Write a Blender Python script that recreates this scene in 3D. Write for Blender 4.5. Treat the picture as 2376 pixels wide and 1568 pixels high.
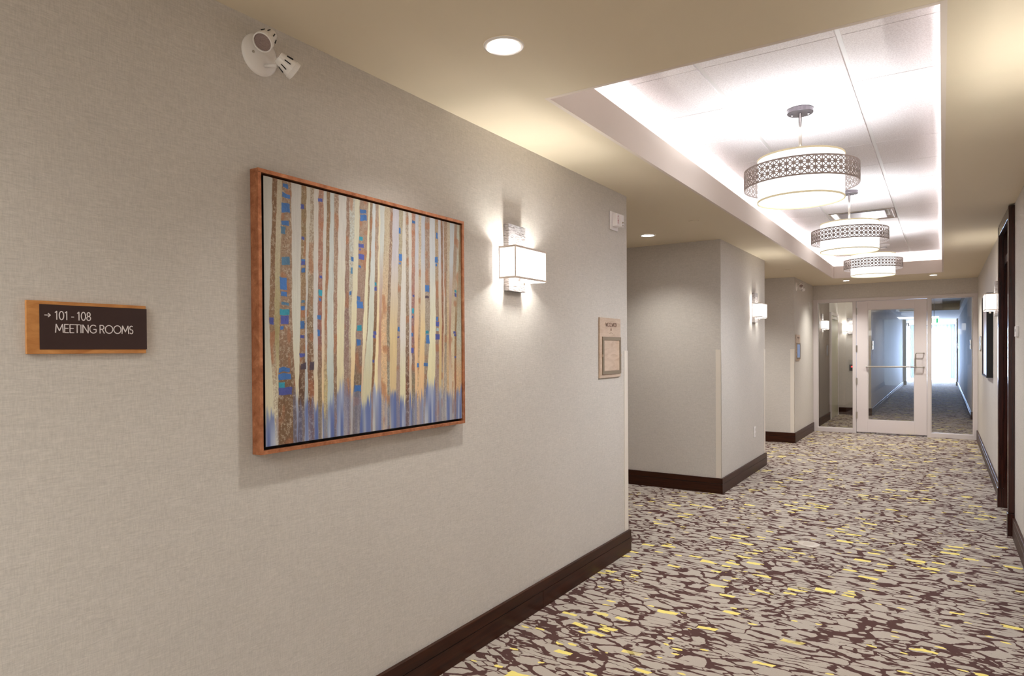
import bpy, bmesh, math, random
import numpy as np
from mathutils import Vector, Matrix, Euler
random.seed(7)
PI = math.pi
for o in list(bpy.data.objects): bpy.data.objects.remove(o, do_unlink=True)
scene = bpy.context.scene
C = scene.collection

# ---------------------------------------------------------------- camera
F_PX, YAW, PITCH, ROLL, CYP, H = 1533.34, 0.577424, math.radians(-0.50424), math.radians(-0.34420), 41.707, 1.41
cam = bpy.data.cameras.new('camera'); camo = bpy.data.objects.new('camera', cam); C.objects.link(camo)
cam.sensor_width = 36.0; cam.sensor_fit = 'HORIZONTAL'
cam.lens = F_PX/2376*36.0; cam.shift_y = CYP/2376
cam.clip_start = 0.05; cam.clip_end = 200
sy, cy_ = math.sin(YAW), math.cos(YAW)
F0, R0, U0 = Vector((-sy, cy_, 0)), Vector((cy_, sy, 0)), Vector((0, 0, 1))
cp, sp, cr, sr = math.cos(PITCH), math.sin(PITCH), math.cos(ROLL), math.sin(ROLL)
Fv = F0*cp+U0*sp; U2 = -F0*sp+U0*cp; Rv = R0*cr+U2*sr; Uv = -R0*sr+U2*cr
camo.matrix_world = Matrix(((Rv.x, Uv.x, -Fv.x, 0), (Rv.y, Uv.y, -Fv.y, 0), (Rv.z, Uv.z, -Fv.z, H), (0, 0, 0, 1)))
scene.camera = camo
scene.view_settings.view_transform = 'Standard'; scene.view_settings.look = 'None'
scene.view_settings.gamma = 1.0; scene.view_settings.use_curve_mapping = False
scene.view_settings.exposure = 1.55
try:
    scene.cycles.use_denoising = True
    scene.cycles.use_adaptive_sampling = True; scene.cycles.adaptive_threshold = 0.015
    scene.cycles.max_bounces = 8; scene.cycles.diffuse_bounces = 5; scene.cycles.transparent_max_bounces = 12
    scene.cycles.sample_clamp_indirect = 6.0
    scene.cycles.caustics_reflective = False; scene.cycles.caustics_refractive = False
    scene.cycles.use_light_tree = True
except Exception: pass

# ---------------------------------------------------------------- world (ambient fill added through the open end behind)
w = bpy.data.worlds.new('world'); scene.world = w; w.use_nodes = True
bg = w.node_tree.nodes['Background']; bg.inputs[0].default_value = (0.93, 1.0, 1.0, 1); bg.inputs[1].default_value = 0.48

WARM = (1.0, 0.985, 0.92); NEUT = (0.93, 0.99, 1.0)
def area(name, loc, sx, sy_, power, col, rot=(0, 0, 0), spread=PI):
    l = bpy.data.lights.new(name, 'AREA'); l.shape = 'RECTANGLE'; l.size = sx; l.size_y = sy_; l.energy = power; l.color = col; l.spread = spread
    o = bpy.data.objects.new(name, l); o.location = loc; o.rotation_euler = rot; C.objects.link(o); return o
def point(name, loc, power, col, r=0.02):
    l = bpy.data.lights.new(name, 'POINT'); l.energy = power; l.color = col; l.shadow_soft_size = r
    o = bpy.data.objects.new(name, l); o.location = loc; C.objects.link(o); return o
def spot(name, loc, power, col, ang=110, blend=0.6, r=0.05):
    l = bpy.data.lights.new(name, 'SPOT'); l.energy = power; l.color = col; l.spot_size = math.radians(ang); l.spot_blend = blend; l.shadow_soft_size = r
    o = bpy.data.objects.new(name, l); o.location = loc; C.objects.link(o); return o

# main dimensions (metres; X right, Y down the corridor)
WL, W2, W3, WR = -1.846, -1.805, -1.853, 0.45
HC, HT, HF = 2.475, 2.794, 2.657
P1, P2, P3, P4, YD = 4.307, 6.489, 8.386, 10.553, 12.30
TL, TR, TN, TF = -1.396, -0.005, 2.451, 11.163
ALC = -3.5; YB = -4.0; LG = 0.10

# cove strips lying on the ledge behind the fascia
COVE = 5.5; COVC = (0.94, 0.97, 1.0)
area('cove_light_left', (TL-LG+0.04, (TN+TF)/2, HC+0.05), 0.03, TF-TN, COVE*1.5, COVC, (PI, 0, 0))
area('cove_light_right', (TR+LG-0.04, (TN+TF)/2, HC+0.05), 0.03, TF-TN, COVE*1.0, COVC, (PI, 0, 0))
area('cove_light_near', ((TL+TR)/2, TN-LG+0.04, HC+0.05), TR-TL, 0.03, COVE*0.22, COVC, (PI, 0, 0))
area('cove_light_far', ((TL+TR)/2, TF+LG-0.04, HC+0.05), TR-TL, 0.03, COVE*0.22, COVC, (PI, 0, 0))
# unseen lamps added behind the camera as fill
spot('downlight_or_fill', (-1.28, -0.6, HC-0.02), 28, WARM, 150, 0.9)
area('rear_fill_lamp', (-0.7, -2.2, HC-0.03), 1.2, 2.0, 32, NEUT)
# daylight through the end window
area('window_daylight', (-0.375, 36.13, 1.17), 1.2, 2.15, 420, (0.44, 0.62, 1.0), (PI/2, 0, PI))
point('lobby_lamp', (-0.7, 14.0, 2.3), 10, WARM, 0.1)

# ---------------------------------------------------------------- materials
def s2l(c):
    return tuple(((v/255)/12.92 if v/255 <= 0.04045 else ((v/255+0.055)/1.055)**2.4) for v in c[:3])+(1,)
def mat(name, rgb=None, rough=0.6, metal=0.0, spec=0.5, emit=None, es=0.0):
    m = bpy.data.materials.new(name); m.use_nodes = True
    b = m.node_tree.nodes['Principled BSDF']
    if rgb: b.inputs['Base Color'].default_value = s2l(rgb)
    b.inputs['Roughness'].default_value = rough; b.inputs['Metallic'].default_value = metal
    b.inputs['Specular IOR Level'].default_value = spec
    if emit: b.inputs['Emission Color'].default_value = s2l(emit); b.inputs['Emission Strength'].default_value = es
    return m
def nodes(m): return m.node_tree.nodes, m.node_tree.links, m.node_tree.nodes['Principled BSDF']
def ramp(n, stops, interp='LINEAR'):
    r = n.new('ShaderNodeValToRGB'); r.color_ramp.interpolation = interp
    e = r.color_ramp.elements
    while len(e) > 1: e.remove(e[-1])
    e[0].position = stops[0][0]; e[0].color = stops[0][1]
    for p, c in stops[1:]:
        q = e.new(p); q.color = c
    return r
def mapping(n, l, scale, src='pos', rot=(0, 0, 0)):
    if src == 'pos':
        g = n.new('ShaderNodeNewGeometry'); out = g.outputs['Position']
    else:
        g = n.new('ShaderNodeTexCoord'); out = g.outputs['Object']
    mp = n.new('ShaderNodeMapping'); mp.inputs['Scale'].default_value = scale; mp.inputs['Rotation'].default_value = rot
    l.new(out, mp.inputs['Vector']); return mp
def math_n(n, l, op, a, b=None):
    m = n.new('ShaderNodeMath'); m.operation = op
    for i, v in enumerate((a, b)):
        if v is None: continue
        if isinstance(v, (int, float)): m.inputs[i].default_value = v
        else: l.new(v, m.inputs[i])
    return m.outputs[0]
def mixc(n, l, f, a, b, bt='MIX'):
    m = n.new('ShaderNodeMix'); m.data_type = 'RGBA'; m.blend_type = bt
    for s, v in ((0, f), (6, a), (7, b)):
        if isinstance(v, (int, float)): m.inputs[s].default_value = v
        elif isinstance(v, tuple): m.inputs[s].default_value = v
        else: l.new(v, m.inputs[s])
    return m.outputs[2]
def noise(n, l, mp, scale, detail=3, rough=0.55, dist=0.0):
    t = n.new('ShaderNodeTexNoise'); t.inputs['Scale'].default_value = scale; t.inputs['Detail'].default_value = detail
    t.inputs['Roughness'].default_value = rough; t.inputs['Distortion'].default_value = dist
    if mp is not None: l.new(mp.outputs[0] if hasattr(mp, 'outputs') else mp, t.inputs['Vector'])
    return t.outputs['Fac']
def bump(n, l, b, h, strength, dist=0.002):
    bp = n.new('ShaderNodeBump'); bp.inputs['Strength'].default_value = strength; bp.inputs['Distance'].default_value = dist
    l.new(h, bp.inputs['Height']); l.new(bp.outputs[0], b.inputs['Normal'])

def wallpaper(name, rgb, dark=0.93):
    m = mat(name, rgb, 0.72, spec=0.25); n, l, b = nodes(m)
    h1 = noise(n, l, mapping(n, l, (28, 28, 330)), 1.0, 4, 0.6, 1.2)       # wavy horizontal threads
    h2 = noise(n, l, mapping(n, l, (340, 340, 50)), 1.0, 2, 0.5, 0.3)      # short upright threads
    h3 = noise(n, l, mapping(n, l, (1.2, 1.2, 1.2)), 1.0, 2)
    s = math_n(n, l, 'ADD', math_n(n, l, 'MULTIPLY', h1, 0.65), math_n(n, l, 'MULTIPLY', h2, 0.35))
    c = s2l(rgb)
    lo = tuple(v*0.88 for v in c[:3])+(1,); hi = tuple(min(1, v*1.12) for v in c[:3])+(1,)
    r = ramp(n, [(0.36, lo), (0.64, hi)]); l.new(s, r.inputs[0])
    r2 = ramp(n, [(0.3, (0.97,)*3+(1,)), (0.7, (1.03,)*3+(1,))]); l.new(h3, r2.inputs[0])
    l.new(mixc(n, l, 1.0, r.outputs[0], r2.outputs[0], 'MULTIPLY'), b.inputs['Base Color'])
    bump(n, l, b, s, 0.4, 0.002)
    return m
WALLP = wallpaper('wallpaper', (205, 198, 191))
WALLD = wallpaper('unlit_wallpaper', (120, 106, 96))  # darker copy of the wallpaper; the unlit tone is put into the colour
CEIL = mat('ceiling_paint', (224, 211, 188), 0.85, spec=0.15)
n, l, b = nodes(CEIL); bump(n, l, b, noise(n, l, mapping(n, l, (1, 1, 1)), 90, 4), 0.08, 0.002)
TRAY = mat('tray_paint', (226, 214, 204), 0.8, spec=0.15)
TRAYW = mat('tray_white', (240, 236, 236), 0.8, spec=0.15)
TILE = mat('mineral_fibre', (228, 222, 224), 0.9, spec=0.1)
n, l, b = nodes(TILE)
tn = noise(n, l, mapping(n, l, (140, 140, 140)), 1.0, 3, 0.7)
r = ramp(n, [(0.3, s2l((214, 206, 208))), (0.6, s2l((238, 233, 235)))]); l.new(tn, r.inputs[0]); l.new(r.outputs[0], b.inputs['Base Color'])
bump(n, l, b, tn, 0.25, 0.002)
TBAR = mat('grid_metal', (224, 220, 220), 0.45, spec=0.4)
WOODD = mat('dark_wood', (70, 42, 30), 0.36, spec=0.22); n, l, b = nodes(WOODD)
wn = noise(n, l, mapping(n, l, (3, 3, 60)), 1.0, 5, 0.6, 0.6)
r = ramp(n, [(0.3, s2l((42, 18, 9))), (0.75, s2l((68, 34, 18)))]); l.new(wn, r.inputs[0]); l.new(r.outputs[0], b.inputs['Base Color'])
WOODV = mat('dark_wood_upright', (66, 36, 26), 0.2, spec=0.5); n, l, b = nodes(WOODV)
wn = noise(n, l, mapping(n, l, (60, 60, 3)), 1.0, 5, 0.6, 0.6)
r = ramp(n, [(0.3, s2l((40, 16, 11))), (0.75, s2l((72, 34, 24)))]); l.new(wn, r.inputs[0]); l.new(r.outputs[0], b.inputs['Base Color'])
def oak(name, a, c, sc=(60, 5, 60), rough=0.45):
    m = mat(name, a, rough, spec=0.4); n, l, b = nodes(m)
    w1 = noise(n, l, mapping(n, l, sc), 1.0, 5, 0.6, 1.5)
    r = ramp(n, [(0.3, s2l(a)), (0.7, s2l(c))]); l.new(w1, r.inputs[0]); l.new(r.outputs[0], b.inputs['Base Color']); return m
CHERRY = oak('cherry_veneer', (176, 112, 58), (214, 152, 90), (50, 9, 26))
MAPLE = oak('pale_veneer', (186, 160, 138), (208, 186, 166), (40, 7, 30))
SIGNB = mat('sign_brown', (62, 44, 42), 0.5, spec=0.3)
n, l, b = nodes(SIGNB); bump(n, l, b, noise(n, l, mapping(n, l, (1, 1, 1)), 900, 2), 0.2, 0.001)
LETW = mat('letter_white', (226, 216, 216), 0.5)
LETB = mat('letter_brown', (96, 62, 44), 0.5)
RED = mat('letter_red', (170, 40, 44), 0.5)
GUARD = mat('guard_vinyl', (226, 216, 204), 0.45)
WHITEP = mat('white_plastic', (238, 232, 232), 0.35)
WHITEG = mat('white_enamel', (240, 234, 230), 0.2)
GREYP = mat('grey_plastic', (128, 124, 124), 0.4)
BLACK = mat('black', (12, 10, 12), 0.6)
LENS = mat('lens_glass', (150, 128, 122), 0.15)
n, l, b = nodes(LENS)
v = n.new('ShaderNodeTexVoronoi'); v.inputs['Scale'].default_value = 250; l.new(mapping(n, l, (1, 1, 1)).outputs[0], v.inputs['Vector']); bump(n, l, b, v.outputs[0], 0.8, 0.003)
COPPER = mat('copper_leaf', (176, 112, 76), 0.38, 0.55, 0.5); n, l, b = nodes(COPPER)
cn = noise(n, l, mapping(n, l, (30, 30, 30)), 1.0, 5, 0.65, 0.5)
r = ramp(n, [(0.3, s2l((150, 88, 56))), (0.6, s2l((196, 130, 92))), (0.8, s2l((222, 170, 134)))]); l.new(cn, r.inputs[0]); l.new(r.outputs[0], b.inputs['Base Color'])
CHROME = mat('chrome', (212, 208, 212), 0.16, 1.0)
STEEL = mat('satin_steel', (196, 190, 182), 0.32, 1.0)
SILVER = mat('silver_leaf', (206, 200, 200), 0.38, 0.55); n, l, b = nodes(SILVER)
sn = noise(n, l, mapping(n, l, (30, 30, 300)), 1.0, 5, 0.7, 0.6)
r = ramp(n, [(0.38, s2l((92, 84, 82))), (0.56, s2l((178, 172, 172)))]); l.new(sn, r.inputs[0]); l.new(r.outputs[0], b.inputs['Base Color'])
CANOPY = mat('brushed_canopy', (96, 90, 94), 0.35, 0.9)
BAND = mat('bronze_band', (158, 144, 138), 0.5, 0.2)
PIPING = mat('fabric_piping', (228, 214, 206), 0.8)
RIM = mat('cream_rim', (176, 160, 126), 0.9, spec=0.0, emit=(236, 222, 190), es=0.16)  # no lamp itself; low emission stands in for shade light glowing through
ALU = mat('painted_frame', (218, 209, 208), 0.5, spec=0.3)
ALU2 = mat('painted_door', (224, 214, 214), 0.5, spec=0.3)
PALEDOOR = mat('pale_door', (200, 196, 176), 0.5)
def emis(name, col, st):
    m = bpy.data.materials.new(name); m.use_nodes = True; nn = m.node_tree.nodes; nn.clear()
    e = nn.new('ShaderNodeEmission'); e.inputs[0].default_value = s2l(col); e.inputs[1].default_value = st
    o = nn.new('ShaderNodeOutputMaterial'); m.node_tree.links.new(e.outputs[0], o.inputs[0]); return m
SHADE = emis('glowing_shade', (246, 250, 252), 0.8)
DIFFU = emis('glowing_diffuser', (246, 251, 255), 1.4)
LAMPF = emis('lamp_face', (255, 248, 240), 9.0)
# sconce shade: brighter near the bulb, a little dimmer and creamier toward the lower hem (lit fabric)
SCSH = emis('glowing_linen', (255, 249, 240), 1.25)
GREEN = emis('exit_green', (0, 150, 96), 0.8)
EXITW = emis('exit_white', (225, 255, 240), 1.0)
REDL = emis('red_lamp', (255, 40, 40), 2.0)
SKYW = emis('daylight', (190, 216, 255), 9.0)
# glass: mirror reflection by fresnel over clear transmission
GLASS = bpy.data.materials.new('clear_glass'); GLASS.use_nodes = True
n = GLASS.node_tree.nodes; l = GLASS.node_tree.links; n.clear()
tr = n.new('ShaderNodeBsdfTransparent'); tr.inputs[0].default_value = (0.93, 0.94, 0.94, 1)
gl = n.new('ShaderNodeBsdfGlossy'); gl.inputs['Roughness'].default_value = 0.0
lw = n.new('ShaderNodeFresnel'); lw.inputs[0].default_value = 1.6
gg = n.new('ShaderNodeNewGeometry')
fac = math_n(n, l, 'MULTIPLY', math_n(n, l, 'MULTIPLY', lw.outputs[0], 2.0), math_n(n, l, 'SUBTRACT', 1.0, gg.outputs['Backfacing']))
mx = n.new('ShaderNodeMixShader'); l.new(fac, mx.inputs[0]); l.new(tr.outputs[0], mx.inputs[1]); l.new(gl.outputs[0], mx.inputs[2])
oo = n.new('ShaderNodeOutputMaterial'); l.new(mx.outputs[0], oo.inputs[0])
# sheer curtain
SHEER = bpy.data.materials.new('sheer_curtain'); SHEER.use_nodes = True
n = SHEER.node_tree.nodes; l = SHEER.node_tree.links; n.clear()
d1 = n.new('ShaderNodeBsdfDiffuse'); d1.inputs[0].default_value = (0.35, 0.45, 0.62, 1)
d2 = n.new('ShaderNodeBsdfTranslucent'); d2.inputs[0].default_value = (0.05, 0.07, 0.10, 1)
d3 = n.new('ShaderNodeBsdfTransparent')
m1 = n.new('ShaderNodeMixShader'); m1.inputs[0].default_value = 0.5; l.new(d1.outputs[0], m1.inputs[1]); l.new(d2.outputs[0], m1.inputs[2])
m2 = n.new('ShaderNodeMixShader'); m2.inputs[0].default_value = 0.04; l.new(m1.outputs[0], m2.inputs[1]); l.new(d3.outputs[0], m2.inputs[2])
oo = n.new('ShaderNodeOutputMaterial'); l.new(m2.outputs[0], oo.inputs[0])
# patterned carpet
CARPET = mat('patterned_carpet', (160, 146, 134), 0.95, spec=0.1)
n, l, b = nodes(CARPET)
def vor(mp, feat, rnd=1.0, scale=1.0):
    t = n.new('ShaderNodeTexVoronoi'); t.feature = feat; t.inputs['Scale'].default_value = scale; t.inputs['Randomness'].default_value = rnd
    l.new(mp, t.inputs['Vector']); return t
geo = n.new('ShaderNodeNewGeometry')
wob = n.new('ShaderNodeTexNoise'); wob.inputs['Scale'].default_value = 5.0; wob.inputs['Detail'].default_value = 4; l.new(geo.outputs['Position'], wob.inputs['Vector'])
vs = n.new('ShaderNodeVectorMath'); vs.operation = 'SUBTRACT'; l.new(wob.outputs['Color'], vs.inputs[0]); vs.inputs[1].default_value = (0.5, 0.5, 0.5)
vm = n.new('ShaderNodeVectorMath'); vm.operation = 'SCALE'; l.new(vs.outputs[0], vm.inputs[0]); vm.inputs['Scale'].default_value = 0.07
va = n.new('ShaderNodeVectorMath'); va.operation = 'ADD'; l.new(geo.outputs['Position'], va.inputs[0]); wob2 = n.new('ShaderNodeTexNoise'); wob2.inputs['Scale'].default_value = 45.0; wob2.inputs['Detail'].default_value = 2; l.new(geo.outputs['Position'], wob2.inputs['Vector'])
vs2 = n.new('ShaderNodeVectorMath'); vs2.operation = 'SUBTRACT'; l.new(wob2.outputs['Color'], vs2.inputs[0]); vs2.inputs[1].default_value = (0.5, 0.5, 0.5)
vm2 = n.new('ShaderNodeVectorMath'); vm2.operation = 'SCALE'; l.new(vs2.outputs[0], vm2.inputs[0]); vm2.inputs['Scale'].default_value = 0.012
va2 = n.new('ShaderNodeVectorMath'); va2.operation = 'ADD'; l.new(vm.outputs[0], va2.inputs[0]); l.new(vm2.outputs[0], va2.inputs[1]); l.new(va2.outputs[0], va.inputs[1])
def vmap(scale, rot=0.0, off=(0, 0, 0)):
    mp = n.new('ShaderNodeMapping'); mp.inputs['Scale'].default_value = scale; mp.inputs['Rotation'].default_value = (0, 0, rot); mp.inputs['Location'].default_value = off
    l.new(va.outputs[0], mp.inputs['Vector']); return mp.outputs[0]
def edge_mask(mp, wlo, whi, widthnoise):
    v = vor(mp, 'DISTANCE_TO_EDGE')
    thr = math_n(n, l, 'ADD', math_n(n, l, 'MULTIPLY', widthnoise, whi-wlo), wlo)
    d = math_n(n, l, 'SUBTRACT', thr, v.outputs['Distance'])
    s = math_n(n, l, 'MULTIPLY', d, 60.0)
    c = n.new('ShaderNodeClamp'); l.new(s, c.inputs[0]); return c.outputs[0]
wn1 = noise(n, l, mapping(n, l, (2.3, 3.1, 1)), 1.0, 3, 0.6)
wn2 = noise(n, l, mapping(n, l, (9, 16, 1)), 1.0, 2, 0.6)
wr = ramp(n, [(0.38, (0, 0, 0, 1)), (0.72, (1, 1, 1, 1))]); l.new(wn2, wr.inputs[0])
mA = edge_mask(vmap((7.0, 12.5, 1.0), 0.10), 0.03, 0.19, wr.outputs[0])          # slanted stones
mB = edge_mask(vmap((4.6, 21.0, 1.0), -0.06, (3, 7, 0)), 0.02, 0.17, wr.outputs[0])   # long slivers
sel = ramp(n, [(0.515, (0, 0, 0, 1)), (0.519, (1, 1, 1, 1))]); l.new(wn1, sel.inputs[0])
lines = mixc(n, l, sel.outputs[0], mA, mB)
mC = edge_mask(vmap((13.0, 25.0, 1.0), 0.2, (9, 2, 0)), 0.06, 0.22, wr.outputs[0])     # small pebbles
sel2 = ramp(n, [(0.56, (0, 0, 0, 1)), (0.564, (1, 1, 1, 1))]); l.new(noise(n, l, mapping(n, l, (1.9, 2.7, 1), 'pos', (0, 0, 1.1)), 1.0, 3, 0.6), sel2.inputs[0])
lines = mixc(n, l, sel2.outputs[0], lines, mC)
# broken parts: the outline fades out in places
brk = ramp(n, [(0.645, (1, 1, 1, 1)), (0.651, (0.0, 0.0, 0.0, 1))]); l.new(noise(n, l, mapping(n, l, (7, 9, 1)), 1.0, 3, 0.7), brk.inputs[0])
lines = math_n(n, l, 'MULTIPLY', lines, brk.outputs[0])
# dark clots
clot = ramp(n, [(0.685, (0, 0, 0, 1)), (0.695, (1, 1, 1, 1))]); l.new(noise(n, l, mapping(n, l, (11, 24, 1)), 1.0, 4, 0.6, 0.6), clot.inputs[0])
lines = math_n(n, l, 'MAXIMUM', lines, clot.outputs[0])
vy = vor(vmap((8.0, 22.0, 1.0), 0.07, (11, 5, 0)), 'F1'); vy.distance = 'CHEBYCHEV'
sx = n.new('ShaderNodeSeparateColor'); l.new(vy.outputs['Color'], sx.inputs[0])
ysel = ramp(n, [(0.8800, (0, 0, 0, 1)), (0.8802, (1, 1, 1, 1))]); l.new(sx.outputs[0], ysel.inputs[0])
ydis = ramp(n, [(0.29, (1, 1, 1, 1)), (0.31, (0, 0, 0, 1))]); l.new(math_n(n, l, 'ADD', vy.outputs['Distance'], math_n(n, l, 'MULTIPLY', math_n(n, l, 'SUBTRACT', sx.outputs[1], 0.5), 0.3)), ydis.inputs[0])
yel = math_n(n, l, 'MULTIPLY', ysel.outputs[0], ydis.outputs[0])
vy2 = vor(vmap((17.0, 44.0, 1.0), -0.05, (4, 9, 0)), 'F1')
sx2 = n.new('ShaderNodeSeparateColor'); l.new(vy2.outputs['Color'], sx2.inputs[0])
y2 = math_n(n, l, 'MULTIPLY', math_n(n, l, 'GREATER_THAN', sx2.outputs[0], 0.965), math_n(n, l, 'LESS_THAN', vy2.outputs['Distance'], 0.42))
yel = math_n(n, l, 'MAXIMUM', yel, y2)
tuft = noise(n, l, mapping(n, l, (1, 1, 1)), 420, 3, 0.8)
tr_ = ramp(n, [(0.3, s2l((154, 142, 131))), (0.7, s2l((200, 188, 177)))]); l.new(tuft, tr_.inputs[0])
c1 = mixc(n, l, lines, tr_.outputs[0], s2l((86, 61, 57)))
c2 = mixc(n, l, yel, c1, s2l((238, 220, 128)))
l.new(c2, b.inputs['Base Color'])
bump(n, l, b, tuft, 0.5, 0.004)

# ---------------------------------------------------------------- helpers
def link(name, bm, m=None, parent=None, smooth=False, mats=None):
    me = bpy.data.meshes.new(name); bm.normal_update(); bm.to_mesh(me); bm.free()
    for mm in (mats or ([m] if m else [])): me.materials.append(mm)
    if smooth:
        for p in me.polygons: p.use_smooth = True
    o = bpy.data.objects.new(name, me); C.objects.link(o)
    if parent is not None: o.parent = parent; o.matrix_parent_inverse = Matrix.Identity(4)
    return o
def empty(name, loc=(0, 0, 0), rz=0.0):
    o = bpy.data.objects.new(name, None); o.location = loc; o.rotation_euler = (0, 0, rz); o.empty_display_size = 0.1; C.objects.link(o); return o
def tag(o, label, cat, group=None):
    o['label'] = label; o['category'] = cat
    if group: o['group'] = group
    return o
def struct(o): o['kind'] = 'structure'; return o
def box(bm, x0, x1, y0, y1, z0, z1, bev=0.0, mi=0):
    x0, x1 = sorted((x0, x1)); y0, y1 = sorted((y0, y1)); z0, z1 = sorted((z0, z1))
    r = bmesh.ops.create_cube(bm, size=1.0)
    for v in r['verts']:
        v.co = Vector(((x0+x1)/2+v.co.x*(x1-x0), (y0+y1)/2+v.co.y*(y1-y0), (z0+z1)/2+v.co.z*(z1-z0)))
    fs = set(f for v in r['verts'] for f in v.link_faces)
    for f in fs: f.material_index = mi
    if bev > 0:
        es = list(set(e for v in r['verts'] for e in v.link_edges))
        bmesh.ops.bevel(bm, geom=es, offset=bev, segments=2, affect='EDGES', profile=0.5)
def bx(name, m, parent, *a, bev=0.0):
    bm = bmesh.new(); box(bm, *a, bev=bev); return link(name, bm, m, parent)
def cyl(bm, p0, p1, r0, r1=None, seg=24, cap=True):
    r1 = r0 if r1 is None else r1
    p0, p1 = Vector(p0), Vector(p1); d = p1-p0; L = d.length
    q = d.to_track_quat('Z', 'Y').to_matrix().to_4x4(); q.translation = (p0+p1)/2
    bmesh.ops.create_cone(bm, cap_ends=cap, segments=seg, radius1=r0, radius2=r1, depth=L, matrix=q)
def lathe(bm, prof, center=(0, 0, 0), axis=(0, 0, 1), seg=32, close=False):
    q = Vector(axis).to_track_quat('Z', 'Y').to_matrix(); c = Vector(center); rings = []
    for r, z in prof:
        rings.append([bm.verts.new(c+q@Vector((r*math.cos(2*PI*i/seg), r*math.sin(2*PI*i/seg), z))) for i in range(seg)] if r > 1e-6 else [bm.verts.new(c+q@Vector((0, 0, z)))])
    for a, b_ in zip(rings, rings[1:]):
        for i in range(seg):
            j = (i+1) % seg
            if len(a) == 1 and len(b_) == 1: continue
            if len(a) == 1: bm.faces.new((a[0], b_[j], b_[i]))
            elif len(b_) == 1: bm.faces.new((a[i], a[j], b_[0]))
            else: bm.faces.new((a[i], a[j], b_[j], b_[i]))
    bmesh.ops.recalc_face_normals(bm, faces=bm.faces[:])
def tube(bm, pts, r, seg=10):
    pts = [Vector(p) for p in pts]; rings = []
    for i, p in enumerate(pts):
        t = (pts[min(i+1, len(pts)-1)]-pts[max(i-1, 0)]).normalized()
        q = t.to_track_quat('Z', 'Y').to_matrix()
        rings.append([bm.verts.new(p+q@Vector((r*math.cos(2*PI*k/seg), r*math.sin(2*PI*k/seg), 0))) for k in range(seg)])
    # keep ring alignment
    for a, b_ in zip(rings, rings[1:]):
        best = min(range(seg), key=lambda s: sum((a[k].co-b_[(k+s) % seg].co).length for k in range(seg)))
        b_[:] = b_[best:]+b_[:best]
        for k in range(seg): bm.faces.new((a[k], a[(k+1) % seg], b_[(k+1) % seg], b_[k]))
    bm.faces.new(rings[0][::-1]); bm.faces.new(rings[-1])
    bmesh.ops.recalc_face_normals(bm, faces=bm.faces[:])
def copy_tree(o, parent=None):
    c = o.copy(); C.objects.link(c)
    if parent is not None: c.parent = parent
    for ch in list(o.children): copy_tree(ch, c)
    return c

# thin geometric capitals drawn with strokes; glyph = (advance, [polyline,...]) on a unit cap height
def arc(cx, cy, rx, ry, a0, a1, k=14):
    return [(cx+rx*math.cos(math.radians(a0+(a1-a0)*i/k)), cy+ry*math.sin(math.radians(a0+(a1-a0)*i/k))) for i in range(k+1)]
G = {
 'M': (1.00, [[(0.06, 0), (0.14, 1), (0.5, 0.22), (0.86, 1), (0.94, 0)]]),
 'E': (0.62, [[(0.55, 1), (0.1, 1), (0.1, 0), (0.55, 0)], [(0.1, 0.52), (0.5, 0.52)]]),
 'T': (0.64, [[(0.02, 1), (0.62, 1)], [(0.32, 1), (0.32, 0)]]),
 'I': (0.26, [[(0.13, 0), (0.13, 1)]]),
 'N': (0.86, [[(0.1, 0), (0.1, 1), (0.74, 0), (0.74, 1)]]),
 'G': (0.94, [arc(0.52, 0.5, 0.44, 0.5, 48, 320, 20)+[(0.86, 0.18), (0.86, 0.46), (0.56, 0.46)]]),
 'R': (0.70, [[(0.1, 0), (0.1, 1), (0.34, 1)]+arc(0.34, 0.75, 0.25, 0.25, 90, -90)+[(0.1, 0.5)], [(0.36, 0.5), (0.62, 0)]]),
 'O': (1.08, [arc(0.54, 0.5, 0.47, 0.5, 0, 360, 28)]),
 'S': (0.60, [arc(0.30, 0.74, 0.2, 0.26, 40, 250, 12)+arc(0.29, 0.26, 0.22, 0.26, 75, -140, 12)]),
 '1': (0.52, [[(0.1, 0.84), (0.3, 1), (0.3, 0)]]),
 '0': (0.74, [arc(0.37, 0.5, 0.28, 0.5, 0, 360, 26)]),
 '8': (0.66, [arc(0.33, 0.745, 0.2, 0.245, 0, 360, 20), arc(0.33, 0.25, 0.25, 0.25, 0, 360, 20)]),
 '-': (0.46, [[(0.08, 0.36), (0.38, 0.36)]]), ' ': (0.30, []),
 'W': (1.10, [[(0.04, 1), (0.3, 0), (0.55, 0.85), (0.8, 0), (1.06, 1)]]),
 'L': (0.56, [[(0.1, 1), (0.1, 0), (0.52, 0)]]),
 'C': (0.88, [arc(0.52, 0.5, 0.44, 0.5, 48, 312, 20)]),
 'H': (0.82, [[(0.1, 0), (0.1, 1)], [(0.72, 0), (0.72, 1)], [(0.1, 0.52), (0.72, 0.52)]]),
 'A': (0.80, [[(0.04, 0), (0.4, 1), (0.76, 0)], [(0.17, 0.34), (0.63, 0.34)]]),
 'F': (0.58, [[(0.5, 1), (0.1, 1), (0.1, 0)], [(0.1, 0.52), (0.45, 0.52)]]),
 '>': (0.9, [[(0.0, 0.5), (0.8, 0.5)], [(0.5, 0.85), (0.82, 0.5), (0.5, 0.15)]]),
}
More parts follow.
